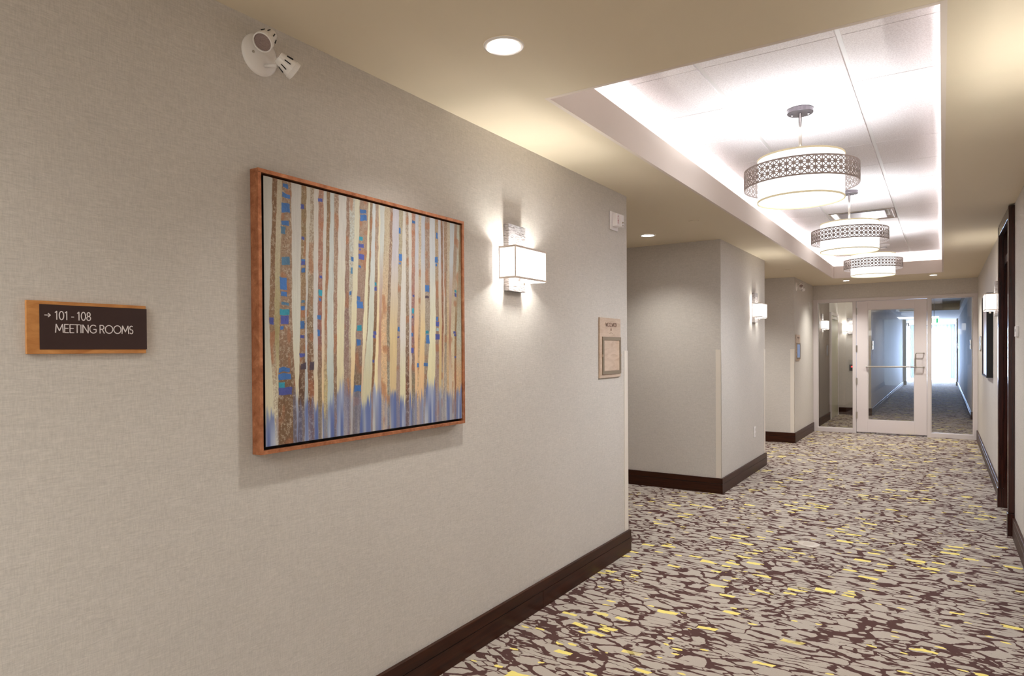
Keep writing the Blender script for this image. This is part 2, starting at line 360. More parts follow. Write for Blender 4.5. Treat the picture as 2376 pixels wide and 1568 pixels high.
def stroke_text(bm, s, o, ux, uy, nrm, hgt, width=None, sw=0.1, th=0.0006):
    """letters of cap height hgt starting at o; ux along the line, uy up, nrm out of the plate; width fits the line"""
    o, ux, uy, nrm = Vector(o), Vector(ux), Vector(uy), Vector(nrm)
    adv = sum(G[c][0] for c in s); k = (width/(adv*hgt)) if width else 1.0
    x = 0.0; hw = sw*hgt/2; cnt = 0
    for ch in s:
        a, pls = G[ch]
        for pl in pls:
            pts = [((x+p[0])*hgt*k, p[1]*hgt) for p in pl]
            for (ax_, ay), (bx_, by) in zip(pts, pts[1:]):
                dx, dy = bx_-ax_, by-ay; L = math.hypot(dx, dy)
                if L < 1e-9: continue
                dx, dy = dx/L, dy/L; e = hw*0.5
                q = [(ax_-dx*e-dy*hw, ay-dy*e+dx*hw), (bx_+dx*e-dy*hw, by+dy*e+dx*hw), (bx_+dx*e+dy*hw, by+dy*e-dx*hw), (ax_-dx*e+dy*hw, ay-dy*e-dx*hw)]
                cnt += 1; tk = th*(1+0.03*(cnt % 9)); lo = [bm.verts.new(o+ux*u+uy*v_) for u, v_ in q]; hi = [bm.verts.new(o+ux*u+uy*v_+nrm*tk) for u, v_ in q]
                bm.faces.new(hi); bm.faces.new(lo[::-1])
                for i in range(4): bm.faces.new((lo[i], lo[(i+1) % 4], hi[(i+1) % 4], hi[i]))
        x += a
    bmesh.ops.recalc_face_normals(bm, faces=bm.faces[:])

# ================================================================ STRUCTURE
YE = 36.0
floor = struct(bx('floor', CARPET, None, ALC-0.1, 1.9, YB, YE+0.3, -0.06, 0.0))
def wall(name, m, *a): return struct(bx(name, m, None, *a))
wall('wall_left', WALLP, ALC, WL, YB, P1, 0, HC)
wall('wall_left', WALLP, ALC, W2, P2, P3, 0, HC)
wall('wall_left', WALLP, ALC, W3, P4, YD, 0, HC)
wall('wall_left', WALLP, ALC-0.1, ALC, P1-0.05, P2+0.05, 0, HC)
wall('wall_left', WALLP, ALC-0.1, ALC, P3-0.05, P4+0.05, 0, HC)
D0, D1 = 6.20, 7.22          # dark wooden doorway in the right wall
wall('wall_right', WALLP, WR, WR+0.25, YB, D0, 0, HC)
wall('wall_right', WALLP, WR, WR+0.25, D1, YD, 0, HC)
wall('wall_right', WALLP, WR+0.25, WR+0.32, D0-0.3, D1+0.3, 0, HC)
# far wall over the glazed screen
FZ = 2.235
wall('wall_far', WALLP, W3, WR, YD-0.01, YD+0.12, FZ, HC)

# soffit ceiling with the long tray opening
bm = bmesh.new()
box(bm, ALC-0.1, TL-LG-0.02, YB, YD+0.1, HC, HC+0.45)
box(bm, TR+LG+0.02, WR+0.32, YB, YD+0.1, HC, HC+0.45)
box(bm, TL-LG-0.02, TR+LG+0.02, YB, TN-LG-0.02, HC, HC+0.45)
box(bm, TL-LG-0.02, TR+LG+0.02, TF+LG+0.02, YD+0.1, HC, HC+0.45)
# ledge around the opening
box(bm, TL-LG-0.02, TL, TN-LG-0.02, TF+LG+0.02, HC, HC+0.012)
box(bm, TR, TR+LG+0.02, TN-LG-0.02, TF+LG+0.02, HC, HC+0.012)
box(bm, TL, TR, TN-LG-0.02, TN, HC, HC+0.012)
box(bm, TL, TR, TF, TF+LG+0.02, HC, HC+0.012)
ceiling = struct(link('ceiling', bm, CEIL))
# fascia boards (inner faces of the opening) and the white upper walls of the cove
for a in ((TL-0.018, TL+0.001, TN-0.018, TF+0.018, HC-0.0005, HF), (TR-0.001, TR+0.018, TN-0.018, TF+0.018, HC-0.0005, HF),
          (TL, TR, TN-0.018, TN+0.001, HC-0.0005, HF), (TL, TR, TF-0.001, TF+0.018, HC-0.0005, HF)):
    bx('fascia', TRAY, ceiling, *a)
for a in ((TL-LG-0.02, TL-LG, TN-LG, TF+LG, HC+0.012, HT+0.03), (TR+LG, TR+LG+0.02, TN-LG, TF+LG, HC+0.012, HT+0.03),
          (TL-LG-0.02, TR+LG+0.02, TN-LG-0.02, TN-LG, HC+0.012, HT+0.03), (TL-LG-0.02, TR+LG+0.02, TF+LG, TF+LG+0.02, HC+0.012, HT+0.03)):
    bx('cove_wall', TRAYW, ceiling, *a)
# suspended grid: tiles, runners, backing
S = 0.6096; B1, B2 = -1.006, -0.388; G0 = 3.2595
bx('tray_backing', TRAYW, ceiling, TL-LG, TR+LG, TN-LG, TF+LG, HT+0.024, HT+0.03)
for xb in (B1, B2): bx('grid_runner', TBAR, ceiling, xb-0.012, xb+0.012, TN-LG, TF+LG, HT+0.006, HT+0.020)
cols = [(TL-LG, B1-0.012), (B1+0.012, B2-0.012), (B2+0.012, TR+LG)]
ys = [TN-LG]+[G0+k*S for k in range(-1, 14) if TN-LG < G0+k*S < TF+LG-0.02]+[TF+LG]
for j, (ya, yb) in enumerate(zip(ys, ys[1:])):
    for i, (xa, xb) in enumerate(cols):
        if i == 1 and abs(ya-(G0+7*S)) < 0.01: continue
        bm = bmesh.new(); box(bm, xa, xb, ya+0.0022, yb-0.0022, HT, HT+0.016, bev=0.0015)
        link('ceiling_tile', bm, TILE, ceiling)
    if j: bx('cross_runner', TBAR, ceiling, TL-LG, TR+LG, ya-0.010, ya+0.010, HT+0.0165, HT+0.022)

# ---------------------------------------------------------------- baseboards (two boards with a shadow groove)
BH, BT = 0.149, 0.018
def baseboard(name, runs, m=WOODD):
    """runs: (axis, face coordinate, out direction, a, b, [vertical joints])"""
    e = struct(empty(name, (0, 0, 0)))
    for ax_, f, s, a, b_, joints in runs:
        cuts = [a]+joints+[b_]
        for c0, c1 in zip(cuts, cuts[1:]):
            g = 0.0008
            lo = (f, f+s*BT, c0+(g if c0 != a else 0), c1-(g if c1 != b_ else 0), 0.0, 0.0935) if ax_ == 'x' else (c0+(g if c0 != a else 0), c1-(g if c1 != b_ else 0), f, f+s*BT, 0.0, 0.0935)
            bx('lower_board', m, e, *lo, bev=0.0012)
        t = (f, f+s*BT, a, b_, 0.0965, BH) if ax_ == 'x' else (a, b_, f, f+s*BT, 0.0965, BH)
        bx('upper_board', m, e, *t, bev=0.002)
        t = (f, f+s*(BT-0.003), a, b_, 0.09, 0.10) if ax_ == 'x' else (a, b_, f, f+s*(BT-0.003), 0.09, 0.10)
        bx('groove_strip', BLACK, e, *t)
    return e
baseboard('baseboard_left', [('x', WL, 1, YB, P1+BT, [0.66, 3.104]), ('y', P1, 1, ALC, WL, [])])
baseboard('baseboard_left', [('x', W2, 1, P2-BT, P3+BT, []), ('y', P2, -1, ALC, W2, []), ('y', P3, 1, ALC, W2, [])])
baseboard('baseboard_left', [('x', W3, 1, P4-BT, YD-0.04, []), ('y', P4, -1, ALC, W3, [])])
baseboard('baseboard_right', [('x', WR, -1, YB, D0-0.105, [1.9, 4.4])])
baseboard('baseboard_right', [('x', WR, -1, D1+0.105, YD-0.04, [9.6])])

# ---------------------------------------------------------------- vinyl corner guards
def guard(corner_x, corner_y, sy_, wx, wy, label):
    """wx = leg width along the side face (Y const), wy = leg along the corridor face; sy_ direction of the side face normal"""
    bm = bmesh.new(); t = 0.004; z0, z1 = BH+0.001, 1.402
    x, y = corner_x, corner_y
    if wx: box(bm, x-wx, x+t, y, y+sy_*t, z0, z1, bev=0.0012)
    if wy: box(bm, x, x+t, y+sy_*t, y-sy_*wy, z0, z1, bev=0.0012)
    o = link('corner_guard', bm, GUARD); tag(o, label, 'corner guard', 'vinyl corner guards'); return o
guard(WL, P1, 1, 0.05, 0.058, 'cream vinyl corner guard on the nearest wall end beside the wooden room sign')
guard(W2, P2, -1, 0.05, 0.006, 'wide cream vinyl corner guard on the near corner of the middle pier')
guard(W2, P3, 1, 0.05, 0.06, 'thin cream corner guard on the far edge of the pier with the outlet')
guard(W3, P4, -1, 0.055, 0.006, 'cream vinyl corner guard on the farthest pier below the emergency light')

# ---------------------------------------------------------------- dark wooden doorway in the right wall
d = struct(empty('door_1', (WR, (D0+D1)/2, 0)))
def loc(o_, e_): o_.location = o_.location-e_.location
def part(name, m, e_, *a, bev=0.0):
    o_ = bx(name, m, e_, *a, bev=bev); o_.matrix_parent_inverse = Matrix.Translation(-e_.location) if e_.rotation_euler.z == 0 else Matrix.Identity(4); return o_
XP = 0.411
part('casing', WOODV, d, XP, WR-0.0005, D0-0.06, D0+0.02, 0.172, HC-0.012, bev=0.002)
part('casing', WOODV, d, XP, WR-0.0005, D1-0.02, D1+0.06, 0.172, HC-0.012, bev=0.002)
part('head_casing', WOODV, d, XP+0.003, WR-0.0005, D0+0.0205, D1-0.0205, 2.385, HC-0.012, bev=0.002)
part('plinth_block', WOODV, d, XP-0.006, WR-0.0005, D0-0.065, D0+0.022, 0.0, 0.170, bev=0.002)
part('plinth_block', WOODV, d, XP-0.006, WR-0.0005, D1-0.022, D1+0.065, 0.0, 0.170, bev=0.002)
part('jamb', WOODV, d, WR, WR+0.18, D0+0.0005, D0+0.022, 0.0, HC-0.012)
part('jamb', WOODV, d, WR, WR+0.18, D1-0.022, D1-0.0005, 0.0, HC-0.012)
part('transom_panel', WOODV, d, WR+0.02, WR+0.05, D0+0.023, D1-0.023, 2.20, 2.384, bev=0.002)
part('transom_rail', WOODV, d, WR+0.005, WR+0.06, D0+0.023, D1-0.023, 2.13, 2.197, bev=0.002)
part('door_leaf', WOODV, d, WR+0.10, WR+0.145, D0+0.026, D1-0.026, 0.008, 2.127, bev=0.002)
lf = d.children[-1]
o_ = bmesh.new(); tube(o_, [(WR+0.10, D1-0.11, 1.02), (WR+0.05, D1-0.11, 1.02), (WR+0.045, D1-0.13, 1.02), (WR+0.045, D1-0.23, 1.02)], 0.009)
hd = link('door_handle', o_, STEEL, lf); hd.matrix_parent_inverse = Matrix.Translation(-d.location)

# ---------------------------------------------------------------- glazed screen at the end
e = struct(empty('door_2', (-0.7, YD, 0)))
YF0, YF1 = YD-0.02, YD+0.09
ZB, ZT = 0.066, 2.186
def pf(name, m, *a, bev=0.0015): return part(name, m, e, *a, bev=bev)
pf('frame_post', ALU, W3+0.001, -1.785, YF0, YF1, 0, FZ-0.001)
pf('frame_post', ALU, 0.398, WR-0.001, YF0, YF1, 0, FZ-0.001)
pf('frame_mullion', ALU, -1.244, -1.198, YF0, YF1, 0, ZT)
pf('frame_mullion', ALU, -0.202, -0.153, YF0, YF1, 0, ZT)
pf('frame_head', ALU, -1.7845, 0.3975, YF0, YF1, ZT+0.0005, FZ-0.001)
pf('frame_sill', ALU, -1.7845, -1.2445, YF0, YF1, 0, ZB)
pf('frame_sill', ALU, -0.1525, 0.3975, YF0, YF1, 0, ZB)
pf('sidelight_pane', GLASS, -1.7845, -1.2445, YD+0.030, YD+0.036, ZB+0.0005, ZT, bev=0)
pf('sidelight_pane', GLASS, -0.1525, 0.3975, YD+0.030, YD+0.036, ZB+0.0005, ZT, bev=0)
# glazing beads
for x0, x1 in ((-1.7845, -1.2445), (-0.1525, 0.3975)):
    bm = bmesh.new(); q = 0.010
    box(bm, x0, x0+q, YD+0.004, YD+0.029, ZB+0.001, ZT); box(bm, x1-q, x1, YD+0.004, YD+0.029, ZB+0.001, ZT)
    box(bm, x0+q, x1-q, YD+0.004, YD+0.029, ZT-q, ZT); box(bm, x0+q, x1-q, YD+0.004, YD+0.029, ZB+0.001, ZB+q)
    o = link('glazing_bead', bm, ALU, e); o.matrix_parent_inverse = Matrix.Translation(-e.location)
# the door leaf: stiles, rails, glass
lf = empty('door_leaf', (0, 0, 0)); lf.parent = e
def pl(name, m, *a, bev=0.0015):
    o = bx(name, m, lf, *a, bev=bev); o.matrix_parent_inverse = Matrix.Translation(-e.location); return o
YL0, YL1 = YD-0.012, YD+0.035
pl('stile', ALU2, -1.194, -1.030, YL0, YL1, 0.028, ZT-0.005)
pl('stile', ALU2, -0.373, -0.206, YL0, YL1, 0.028, ZT-0.005)
pl('top_rail', ALU2, -1.0295, -0.3735, YL0, YL1, 2.040, ZT-0.005)
pl('bottom_rail', ALU2, -1.0295, -0.3735, YL0, YL1, 0.028, 0.228)
pl('glass_pane', GLASS, -1.0295, -0.3735, YD+0.008, YD+0.014, 0.2285, 2.0395, bev=0)
bm = bmesh.new(); q = 0.009
for a in ((-1.0295, -1.0295+q, 0.229, 2.039), (-0.3735-q, -0.3735, 0.229, 2.039), (-1.0295+q, -0.3735-q, 2.039-q, 2.039), (-1.0295+q, -0.3735-q, 0.229, 0.229+q)):
    box(bm, a[0], a[1], YL0+0.004, YD+0.007, a[2], a[3])
o = link('glazing_bead', bm, ALU, lf); o.matrix_parent_inverse = Matrix.Translation(-e.location)
bm = bmesh.new()
yh = YL0-0.06; hz0, hz1 = 1.103, 1.325; xh, xh2 = -0.355, -0.245
pts = [(xh2, YL0, hz1), (xh2, yh+0.012, hz1), (xh2-0.012, yh, hz1)]
pts += [(xh+0.02-0.02*math.sin(a), yh, hz1-0.02+0.02*math.cos(a)) for a in [i*PI/2/5 for i in range(6)]]
pts += [(xh+0.02-0.02*math.cos(a), yh, hz0+0.02-0.02*math.sin(a)) for a in [i*PI/2/5 for i in range(6)]]
pts += [(xh2-0.012, yh, hz0), (xh2, yh+0.012, hz0), (xh2, YL0, hz0)]
tube(bm, pts, 0.0085, 12)
o = link('pull_handle', bm, STEEL, lf); o.matrix_parent_inverse = Matrix.Translation(-e.location)
bm = bmesh.new(); tube(bm, [(-1.035, YL0-0.032, 1.105), (-0.368, YL0-0.032, 1.105)], 0.011, 12)
cyl(bm, (-1.045, YL0, 1.105), (-1.045, YL0-0.034, 1.105), 0.011); cyl(bm, (-0.358, YL0, 1.105), (-0.358, YL0-0.034, 1.105), 0.011)
cyl(bm, (-1.056, YL0-0.032, 1.105), (-1.03, YL0-0.032, 1.105), 0.0115); cyl(bm, (-0.372, YL0-0.032, 1.105), (-0.347, YL0-0.032, 1.105), 0.0115)
o = link('push_bar', bm, STEEL, lf); o.matrix_parent_inverse = Matrix.Translation(-e.location)
for z in (2.02, 1.40, 0.86, 0.30):
    bm = bmesh.new(); cyl(bm, (-1.196, YL0-0.010, z-0.055), (-1.196, YL0-0.010, z+0.055), 0.007, seg=12)
    box(bm, -1.215, -1.178, YL0-0.0035, YL0+0.0, z-0.055, z+0.055)
    o = link('hinge', bm, STEEL, lf); o.matrix_parent_inverse = Matrix.Translation(-e.location)

# ================================================================ BEYOND THE GLASS
XB = -1.25; XBR = 0.48
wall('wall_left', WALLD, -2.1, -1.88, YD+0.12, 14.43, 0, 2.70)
wall('wall_left', WALLP, -2.1, -1.88, 14.43, 15.65, 0, 2.70)
wall('wall_left', WALLP, -2.1, XB, 15.65, 29.2, 0, 2.75)
wall('wall_left', WALLP, -2.1, XB+0.09, 29.2, 29.6, 0, 2.75)
wall('wall_left', WALLP, -2.1, XB, 29.6, YE, 0, 2.75)
wall('wall_right', WALLP, 0.62, 0.8, YD+0.12, 15.72, 0, 2.70)
wall('wall_right', WALLP, XBR, 0.8, 15.72, 29.35, 0, 2.75)
wall('wall_right', WALLP, XBR-0.05, 0.8, 29.35, 29.7, 0, 2.75)
wall('wall_right', WALLP, XBR, 0.8, 29.7, YE, 0, 2.75)
for nm, a in (('baseboard_left', ('y', 15.65, -1, -1.88, XB+BT)), ('baseboard_left', ('y', 29.2, -1, XB, XB+0.09+BT)), ('baseboard_left', ('x', XB, 1, 15.66, 29.18)),
              ('baseboard_right', ('y', 15.72, -1, XBR-BT, 0.62)), ('baseboard_right', ('y', 29.35, -1, XBR-0.05-BT, XBR)), ('baseboard_right', ('x', XBR, -1, 15.73, 29.33)),
              ('baseboard_left', ('x', -1.88, 1, YD+0.12, 14.42))):
    baseboard(nm, [a+([],)])
bm = bmesh.new()
box(bm, -2.1, 0.8, YD+0.12, 13.0, HC, 2.95); box(bm, -2.1, -1.05, 13.0, 22.5, HC, 2.95); box(bm, 0.40, 0.8, 13.0, 22.5, HC, 2.95)
box(bm, -1.05, 0.40, 13.0, 22.5, 2.66, 2.95); box(bm, -2.1, 0.8, 22.5, YE, HC, 2.95)
struct(link('ceiling', bm, CEIL))
wall('wall_far', WALLP, -2.1, 0.8, YE+0.1, YE+0.3, 2.30, 2.95)
wall('wall_far', WALLP, 0.30, 0.8, YE+0.1, YE+0.3, 0, 2.30)
wall('wall_far', WALLP, -2.1, -1.05, YE+0.1, YE+0.3, 0, 2.30)
win = struct(empty('window_1', (-0.375, YE+0.15, 0)))
def pw(name, m, *a, bev=0.002): return part(name, m, win, *a, bev=bev)
pw('pane', GLASS, -1.0, 0.25, YE+0.18, YE+0.186, 0.06, 2.25, bev=0)
pw('frame_bar', ALU, -1.05, -1.0, YE+0.14, YE+0.22, 0.0, 2.30); pw('frame_bar', ALU, 0.25, 0.30, YE+0.14, YE+0.22, 0.0, 2.30)
pw('frame_bar', ALU, -0.9995, 0.2495, YE+0.14, YE+0.22, 2.25, 2.30); pw('frame_bar', ALU, -0.9995, 0.2495, YE+0.14, YE+0.22, 0.0, 0.06)
tag(bx('daylight_sky', SKYW, None, -4, 3.4, YE+2.6, YE+2.65, -1.0, 5), 'bright blue-white daylight outside the window at the far corridor end', 'sky')
# sheer curtain in folds
def curtain(x0, x1, z0, z1, lab):
    bm = bmesh.new(); N = int((x1-x0)/0.012); a = []
    for i in range(N+1):
        x = x0+(x1-x0)*i/N; y = YE+0.03+0.022*math.sin(x*42)+0.012*math.sin(x*77+1)
        a.append((bm.verts.new((x, y, z0)), bm.verts.new((x, y, z1))))
    for p, q in zip(a, a[1:]): bm.faces.new((p[0], q[0], q[1], p[1]))
    o = link('sheer_curtain', bm, SHEER, smooth=True); tag(o, lab, 'curtain')
curtain(XB+0.03, -1.0, 0.03, HC-0.02, 'pale blue sheer curtain gathered left of the far window')
curtain(0.25, XBR-0.03, 0.03, HC-0.02, 'pale blue sheer curtain gathered right of the far window')
curtain(-1.0, 0.25, 2.26, HC-0.02, 'pale blue sheer pelmet curtain hanging above the far window')

# pale door beyond the left sidelight
dr = struct(empty('door_3', (-1.88, 15.0, 0)))
def pd(name, m, *a, bev=0.002): return part(name, m, dr, *a, bev=bev)
pd('door_frame', ALU, -1.879, -1.845, 14.44, 14.50, 0, 2.13); pd('door_frame', ALU, -1.879, -1.845, 15.48, 15.54, 0, 2.13)
pd('head_frame', ALU, -1.879, -1.845, 14.5005, 15.4795, 2.07, 2.13)
lf3 = pd('door_leaf', PALEDOOR, -1.879, -1.856, 14.503, 15.477, 0.01, 2.067)
bm = bmesh.new(); box(bm, -1.855, -1.80, 14.62, 15.05, 1.99, 2.04, bev=0.004)
o = link('door_closer', bm, WHITEP, dr); o.matrix_parent_inverse = Matrix.Translation(-dr.location)
bm = bmesh.new(); tube(bm, [(-1.857, 14.60, 1.02), (-1.80, 14.60, 1.02), (-1.80, 14.72, 1.02)], 0.009)
o = link('lever_handle', bm, STEEL, lf3); o.matrix_parent_inverse = Matrix.Translation(-dr.location)

# ================================================================ PENDANTS
def make_pendant():
    r = empty('pendant_light', (-0.69, 4.13, HT))
    bm = bmesh.new(); lathe(bm, [(0, 0), (0.071, 0), (0.071, -0.024), (0.069, -0.026), (0, -0.026)])
    cn = link('canopy', bm, CANOPY, r, smooth=False)
    for sx_ in (-1, 1):
        bm = bmesh.new(); lathe(bm, [(0, 0.0), (0.007, -0.002), (0.006, -0.008), (0.002, -0.011), (0, -0.011)], (0.043*sx_, 0.008*sx_, -0.026), seg=12)
        link('canopy_screw', bm, CHROME, cn, smooth=True)
    bm = bmesh.new(); cyl(bm, (0, 0, -0.022), (0, 0, -0.31), 0.0095); link('rod', bm, WHITEP if False else STEEL, r, smooth=True)
    zt, zb, R = -0.285, -0.527, 0.232
    bm = bmesh.new(); seg = 64
    vs = [[bm.verts.new((R*math.cos(2*PI*i/seg), R*math.sin(2*PI*i/seg), z)) for i in range(seg)] for z in (zb+0.004, zt-0.004)]
    for i in range(seg):
        j = (i+1) % seg; bm.faces.new((vs[0][i], vs[0][j], vs[1][j], vs[1][i]))
    link('drum_shade', bm, SHADE, r, smooth=True)
    bm = bmesh.new(); vv = [bm.verts.new(((R-0.004)*math.cos(2*PI*i/seg), (R-0.004)*math.sin(2*PI*i/seg), zb+0.004)) for i in range(seg)]
    bm.faces.new(vv[::-1]); link('bottom_diffuser', bm, DIFFU, r)
    for z in (zb, zt):
        bm = bmesh.new(); bmesh_torus = []
        lathe(bm, [(R-0.003, z-0.004), (R+0.0025, z-0.004), (R+0.0025, z+0.006), (R-0.003, z+0.006), (R-0.003, z-0.004)], seg=64)
        link('shade_rim', bm, RIM, r)
    # three spokes carrying the shade
    bm = bmesh.new()
    for k in range(3):
        a = 2*PI*k/3+0.4; tube(bm, [(0.008*math.cos(a), 0.008*math.sin(a), -0.30), ((R-0.003)*math.cos(a), (R-0.003)*math.sin(a), -0.287)], 0.003, 6)
    link('spider', bm, STEEL, r)
    # pierced metal band: 3 rows of 55 square cells, each crossed by diagonals
    RB, zb0, zb1, N = 0.308, -0.449, -0.349, 54; rows = 3; ch = (zb1-zb0)/rows; cw = 2*PI*RB/N; t = 0.0016
    bm = bmesh.new()
    def P(s, z, o_): a = s/RB; return ((RB+o_)*math.cos(a), (RB+o_)*math.sin(a), z)
    def bar(s0, z0, s1, z1, wd, ext=0.0):
        dx, dz = s1-s0, z1-z0; L = math.hypot(dx, dz); dx /= L; dz /= L; h_ = wd/2
        nseg = 1
        q = [(s0-dz*h_, z0+dx*h_), (s1-dz*h_, z1+dx*h_), (s1+dz*h_, z1-dx*h_), (s0+dz*h_, z0-dx*h_)]
        i_ = [bm.verts.new(P(s, z, -t/2)) for s, z in q]; o2 = [bm.verts.new(P(s, z, t/2)) for s, z in q]
        bm.faces.new(o2); bm.faces.new(i_[::-1])
        for k in range(4): bm.faces.new((i_[k], i_[(k+1) % 4], o2[(k+1) % 4], o2[k]))
    for k in range(N):
        s0, s1 = k*cw, (k+1)*cw
        for rr in range(rows):
            z0, z1 = zb0+rr*ch, zb0+(rr+1)*ch
            bar(s0, z0, s0, z1, 0.0050); bar(s0, z0, s1, z1, 0.0060); bar(s0, z1, s1, z0, 0.0060)
        for rr in range(rows+1):
            z = zb0+rr*ch
            bar(s0, z, s1, z, 0.0050 if 0 < rr < rows else 0.0090)
        for rr in range(1, rows):            # star bosses at the inner crossings
            z = zb0+rr*ch; q = [(s0+0.0118*math.cos(a+PI/8), z+0.0118*math.sin(a+PI/8)) for a in [i*PI/4 for i in range(8)]]
            o2 = [bm.verts.new(P(s, zz, t/2+0.0002)) for s, zz in q]; bm.faces.new(o2)
            i2 = [bm.verts.new(P(s, zz, -t/2-0.0002)) for s, zz in q]; bm.faces.new(i2[::-1])
    bmesh.ops.recalc_face_normals(bm, faces=bm.faces[:])
    band = link('pierced_band', bm, BAND, r)
    for k in range(3):
        bm = bmesh.new(); a = 2*PI*k/3+0.9; cyl(bm, (R*math.cos(a), R*math.sin(a), (zb0+zb1)/2+0.045), (RB*math.cos(a), RB*math.sin(a), (zb0+zb1)/2+0.045), 0.0025, seg=8); link('band_bracket', bm, STEEL, r)
    return r
pend = make_pendant()
tag(pend, 'nearest and largest drum pendant with pierced metal band and white shade', 'pendant light', 'drum pendants in the ceiling tray')
for y, lab in ((6.53, 'middle drum pendant with pierced metal band, beside the square air diffuser'), (8.88, 'farthest and lowest-looking drum pendant of the three in the tray')):
    p = copy_tree(pend); p.location = (-0.69, y, HT); p['label'] = lab
for y in (4.13, 6.53, 8.88):
    point('pendant_lamp', (-0.69, y, HT-0.36), 10.0, (0.94, 0.98, 1.0), 0.06)
    spot('pendant_downlamp', (-0.69, y, HT-0.545), 30, (0.94, 0.98, 1.0), 168, 1.0, 0.05)

# ================================================================ WALL SCONCES
def make_sconce():
    """origin on the wall; +X out of the wall, Y along it"""
    r = empty('wall_sconce', (0, 0, 0))
    bm = bmesh.new(); w2, z0, z1, t = 0.079, 1.708, 2.043, 0.030; sw, sz0, sz1 = 0.030, 1.755, 1.995
    box(bm, 0.0, t, -w2, -sw, z0, z1); box(bm, 0.0, t, sw, w2, z0, z1); box(bm, 0.0, t, -sw, sw, z0, sz0); box(bm, 0.0, t, -sw, sw, sz1, z1)
    bp = link('back_plate', bm, SILVER, r)
    x0, x1, y0, y1, s0, s1 = 0.016, 0.113, -0.147, 0.147, 1.762, 1.922
    bm = bmesh.new()
    def quad(a, b_, c, d_): bm.faces.new([bm.verts.new(v) for v in (a, b_, c, d_)])
    quad((x0, y0, s0), (x1, y0, s0), (x1, y0, s1), (x0, y0, s1)); quad((x1, y0, s0), (x1, y1, s0), (x1, y1, s1), (x1, y0, s1)); quad((x1, y1, s0), (x0, y1, s0), (x0, y1, s1), (x1, y1, s1))
    link('fabric_shade', bm, SCSH, r)
    bm = bmesh.new(); q = 0.0016
    for z in (s0, s1-0.009):
        box(bm, x0, x1+q, y0-q, y0+0.0005, z-0.001, z+0.009); box(bm, x0, x1+q, y1-0.0005, y1+q, z-0.001, z+0.009); box(bm, x1-0.0005, x1+q, y0, y1, z-0.001, z+0.009)
    for y in (y0, y1): box(bm, x1-0.003, x1+q, y-q if y < 0 else y-0.003, y+0.003 if y < 0 else y+q, s0, s1)
    for y in (y0, y1): box(bm, x0, x0+0.006, y-q, y+q, s0, s1)
    link('hem_piping', bm, PIPING, r)
    bm = bmesh.new(); box(bm, 0.03, 0.07, -0.010, 0.010, 1.785, 1.797); cyl(bm, (0.066, 0, 1.745), (0.066, 0, 1.80), 0.004, seg=10); lathe(bm, [(0, 0), (0.010, 0), (0.010, 0.012), (0, 0.012)], (0.066, 0, 1.738), seg=14)
    link('finial', bm, STEEL, r)
    return r
SC = make_sconce()
def sconce(o, x, y, rz, lab, grp, pw_=6.2, col=WARM):
    o.location = (x, y, 0); o.rotation_euler = (0, 0, rz); tag(o, lab, 'wall sconce', grp)
    dx, dy = math.cos(rz)*0.062, math.sin(rz)*0.062
    for z, f_ in ((1.875, 0.30), (1.812, 0.20)):
        for t_ in (-0.068, 0.068): point('sconce_lamp', (x+dx-math.sin(rz)*t_, y+dy+math.cos(rz)*t_, z), pw_*f_, col, 0.014)
sconce(SC, WL, 2.842, 0, 'nearest silver leaf wall sconce with box shade, right of the painting', 'box shade wall sconces')
sconce(copy_tree(SC), W2, 7.83, 0, 'silver wall sconce with box shade on the middle pier above the outlet', 'box shade wall sconces', 3.0)
sconce(copy_tree(SC), WR, 7.87, PI, 'box shade sconce on the right wall just past the dark doorway', 'box shade wall sconces', 2.3)
sconce(copy_tree(SC), -1.88, 13.36, 0, 'sconce on the side wall behind the left glass sidelight', 'box shade wall sconces', 3.0)
sconce(copy_tree(SC), -1.62, 15.65, -PI/2, 'box shade sconce facing the camera behind the glass, above the call panel', 'box shade wall sconces', 3.0)
sconce(copy_tree(SC), WR, 2.95, PI, 'box shade sconce on the near right wall outside the view', 'box shade wall sconces')

# ================================================================ DOWNLIGHTS
def downlight(x, y, lab, pw_, r=0.071, ang=120):
    e_ = empty('downlight', (x, y, HC)); tag(e_, lab, 'downlight', 'recessed downlights')
    bm = bmesh.new(); lathe(bm, [(r, -0.0005), (r, -0.005), (r-0.003, -0.007), (r-0.013, -0.006), (r-0.014, -0.002), (r-0.014, -0.0005)], seg=48); link('trim_ring', bm, WHITEG, e_, smooth=True)
    bm = bmesh.new(); lathe(bm, [(r-0.0135, -0.0015), (0, -0.0015)], seg=48); link('lamp_lens', bm, LAMPF, e_)
    spot('downlight_or_fill', (x, y, HC-0.012), pw_, WARM, ang, 0.9, 0.05)
downlight(-1.284, 1.93, 'nearest recessed downlight in the ceiling above the painting', 22)
downlight(-2.305, 5.872, 'recessed downlight in the ceiling of the first alcove', 24)
downlight(-2.45, 9.5, 'recessed downlight in the second alcove hidden behind the pier', 48)
downlight(-1.272, 11.60, 'small left downlight in front of the glazed screen', 42, 0.058)
downlight(-0.112, 11.48, 'small right downlight in front of the glazed screen', 42, 0.058)
def cover(x, y, lab):
    bm = bmesh.new(); lathe(bm, [(0, -0.006), (0.038, -0.006), (0.042, -0.003), (0.042, -0.0005)], (x, y, HC), seg=32)
    o = link('sprinkler_cover', bm, CEIL, smooth=False); tag(o, lab, 'sprinkler cover', 'flush sprinkler covers')
cover(-1.733, 5.445, 'flush round sprinkler cover in the soffit before the middle pier')
cover(-1.74, 9.52, 'flush round sprinkler cover in the soffit beyond the middle pier')
bm = bmesh.new(); box(bm, -1.02, -0.43, 11.42, 12.02, HC-0.003, HC-0.0004, bev=0.001)
tag(link('access_panel', bm, CEIL), 'flush square access panel in the ceiling before the glass door', 'access panel')

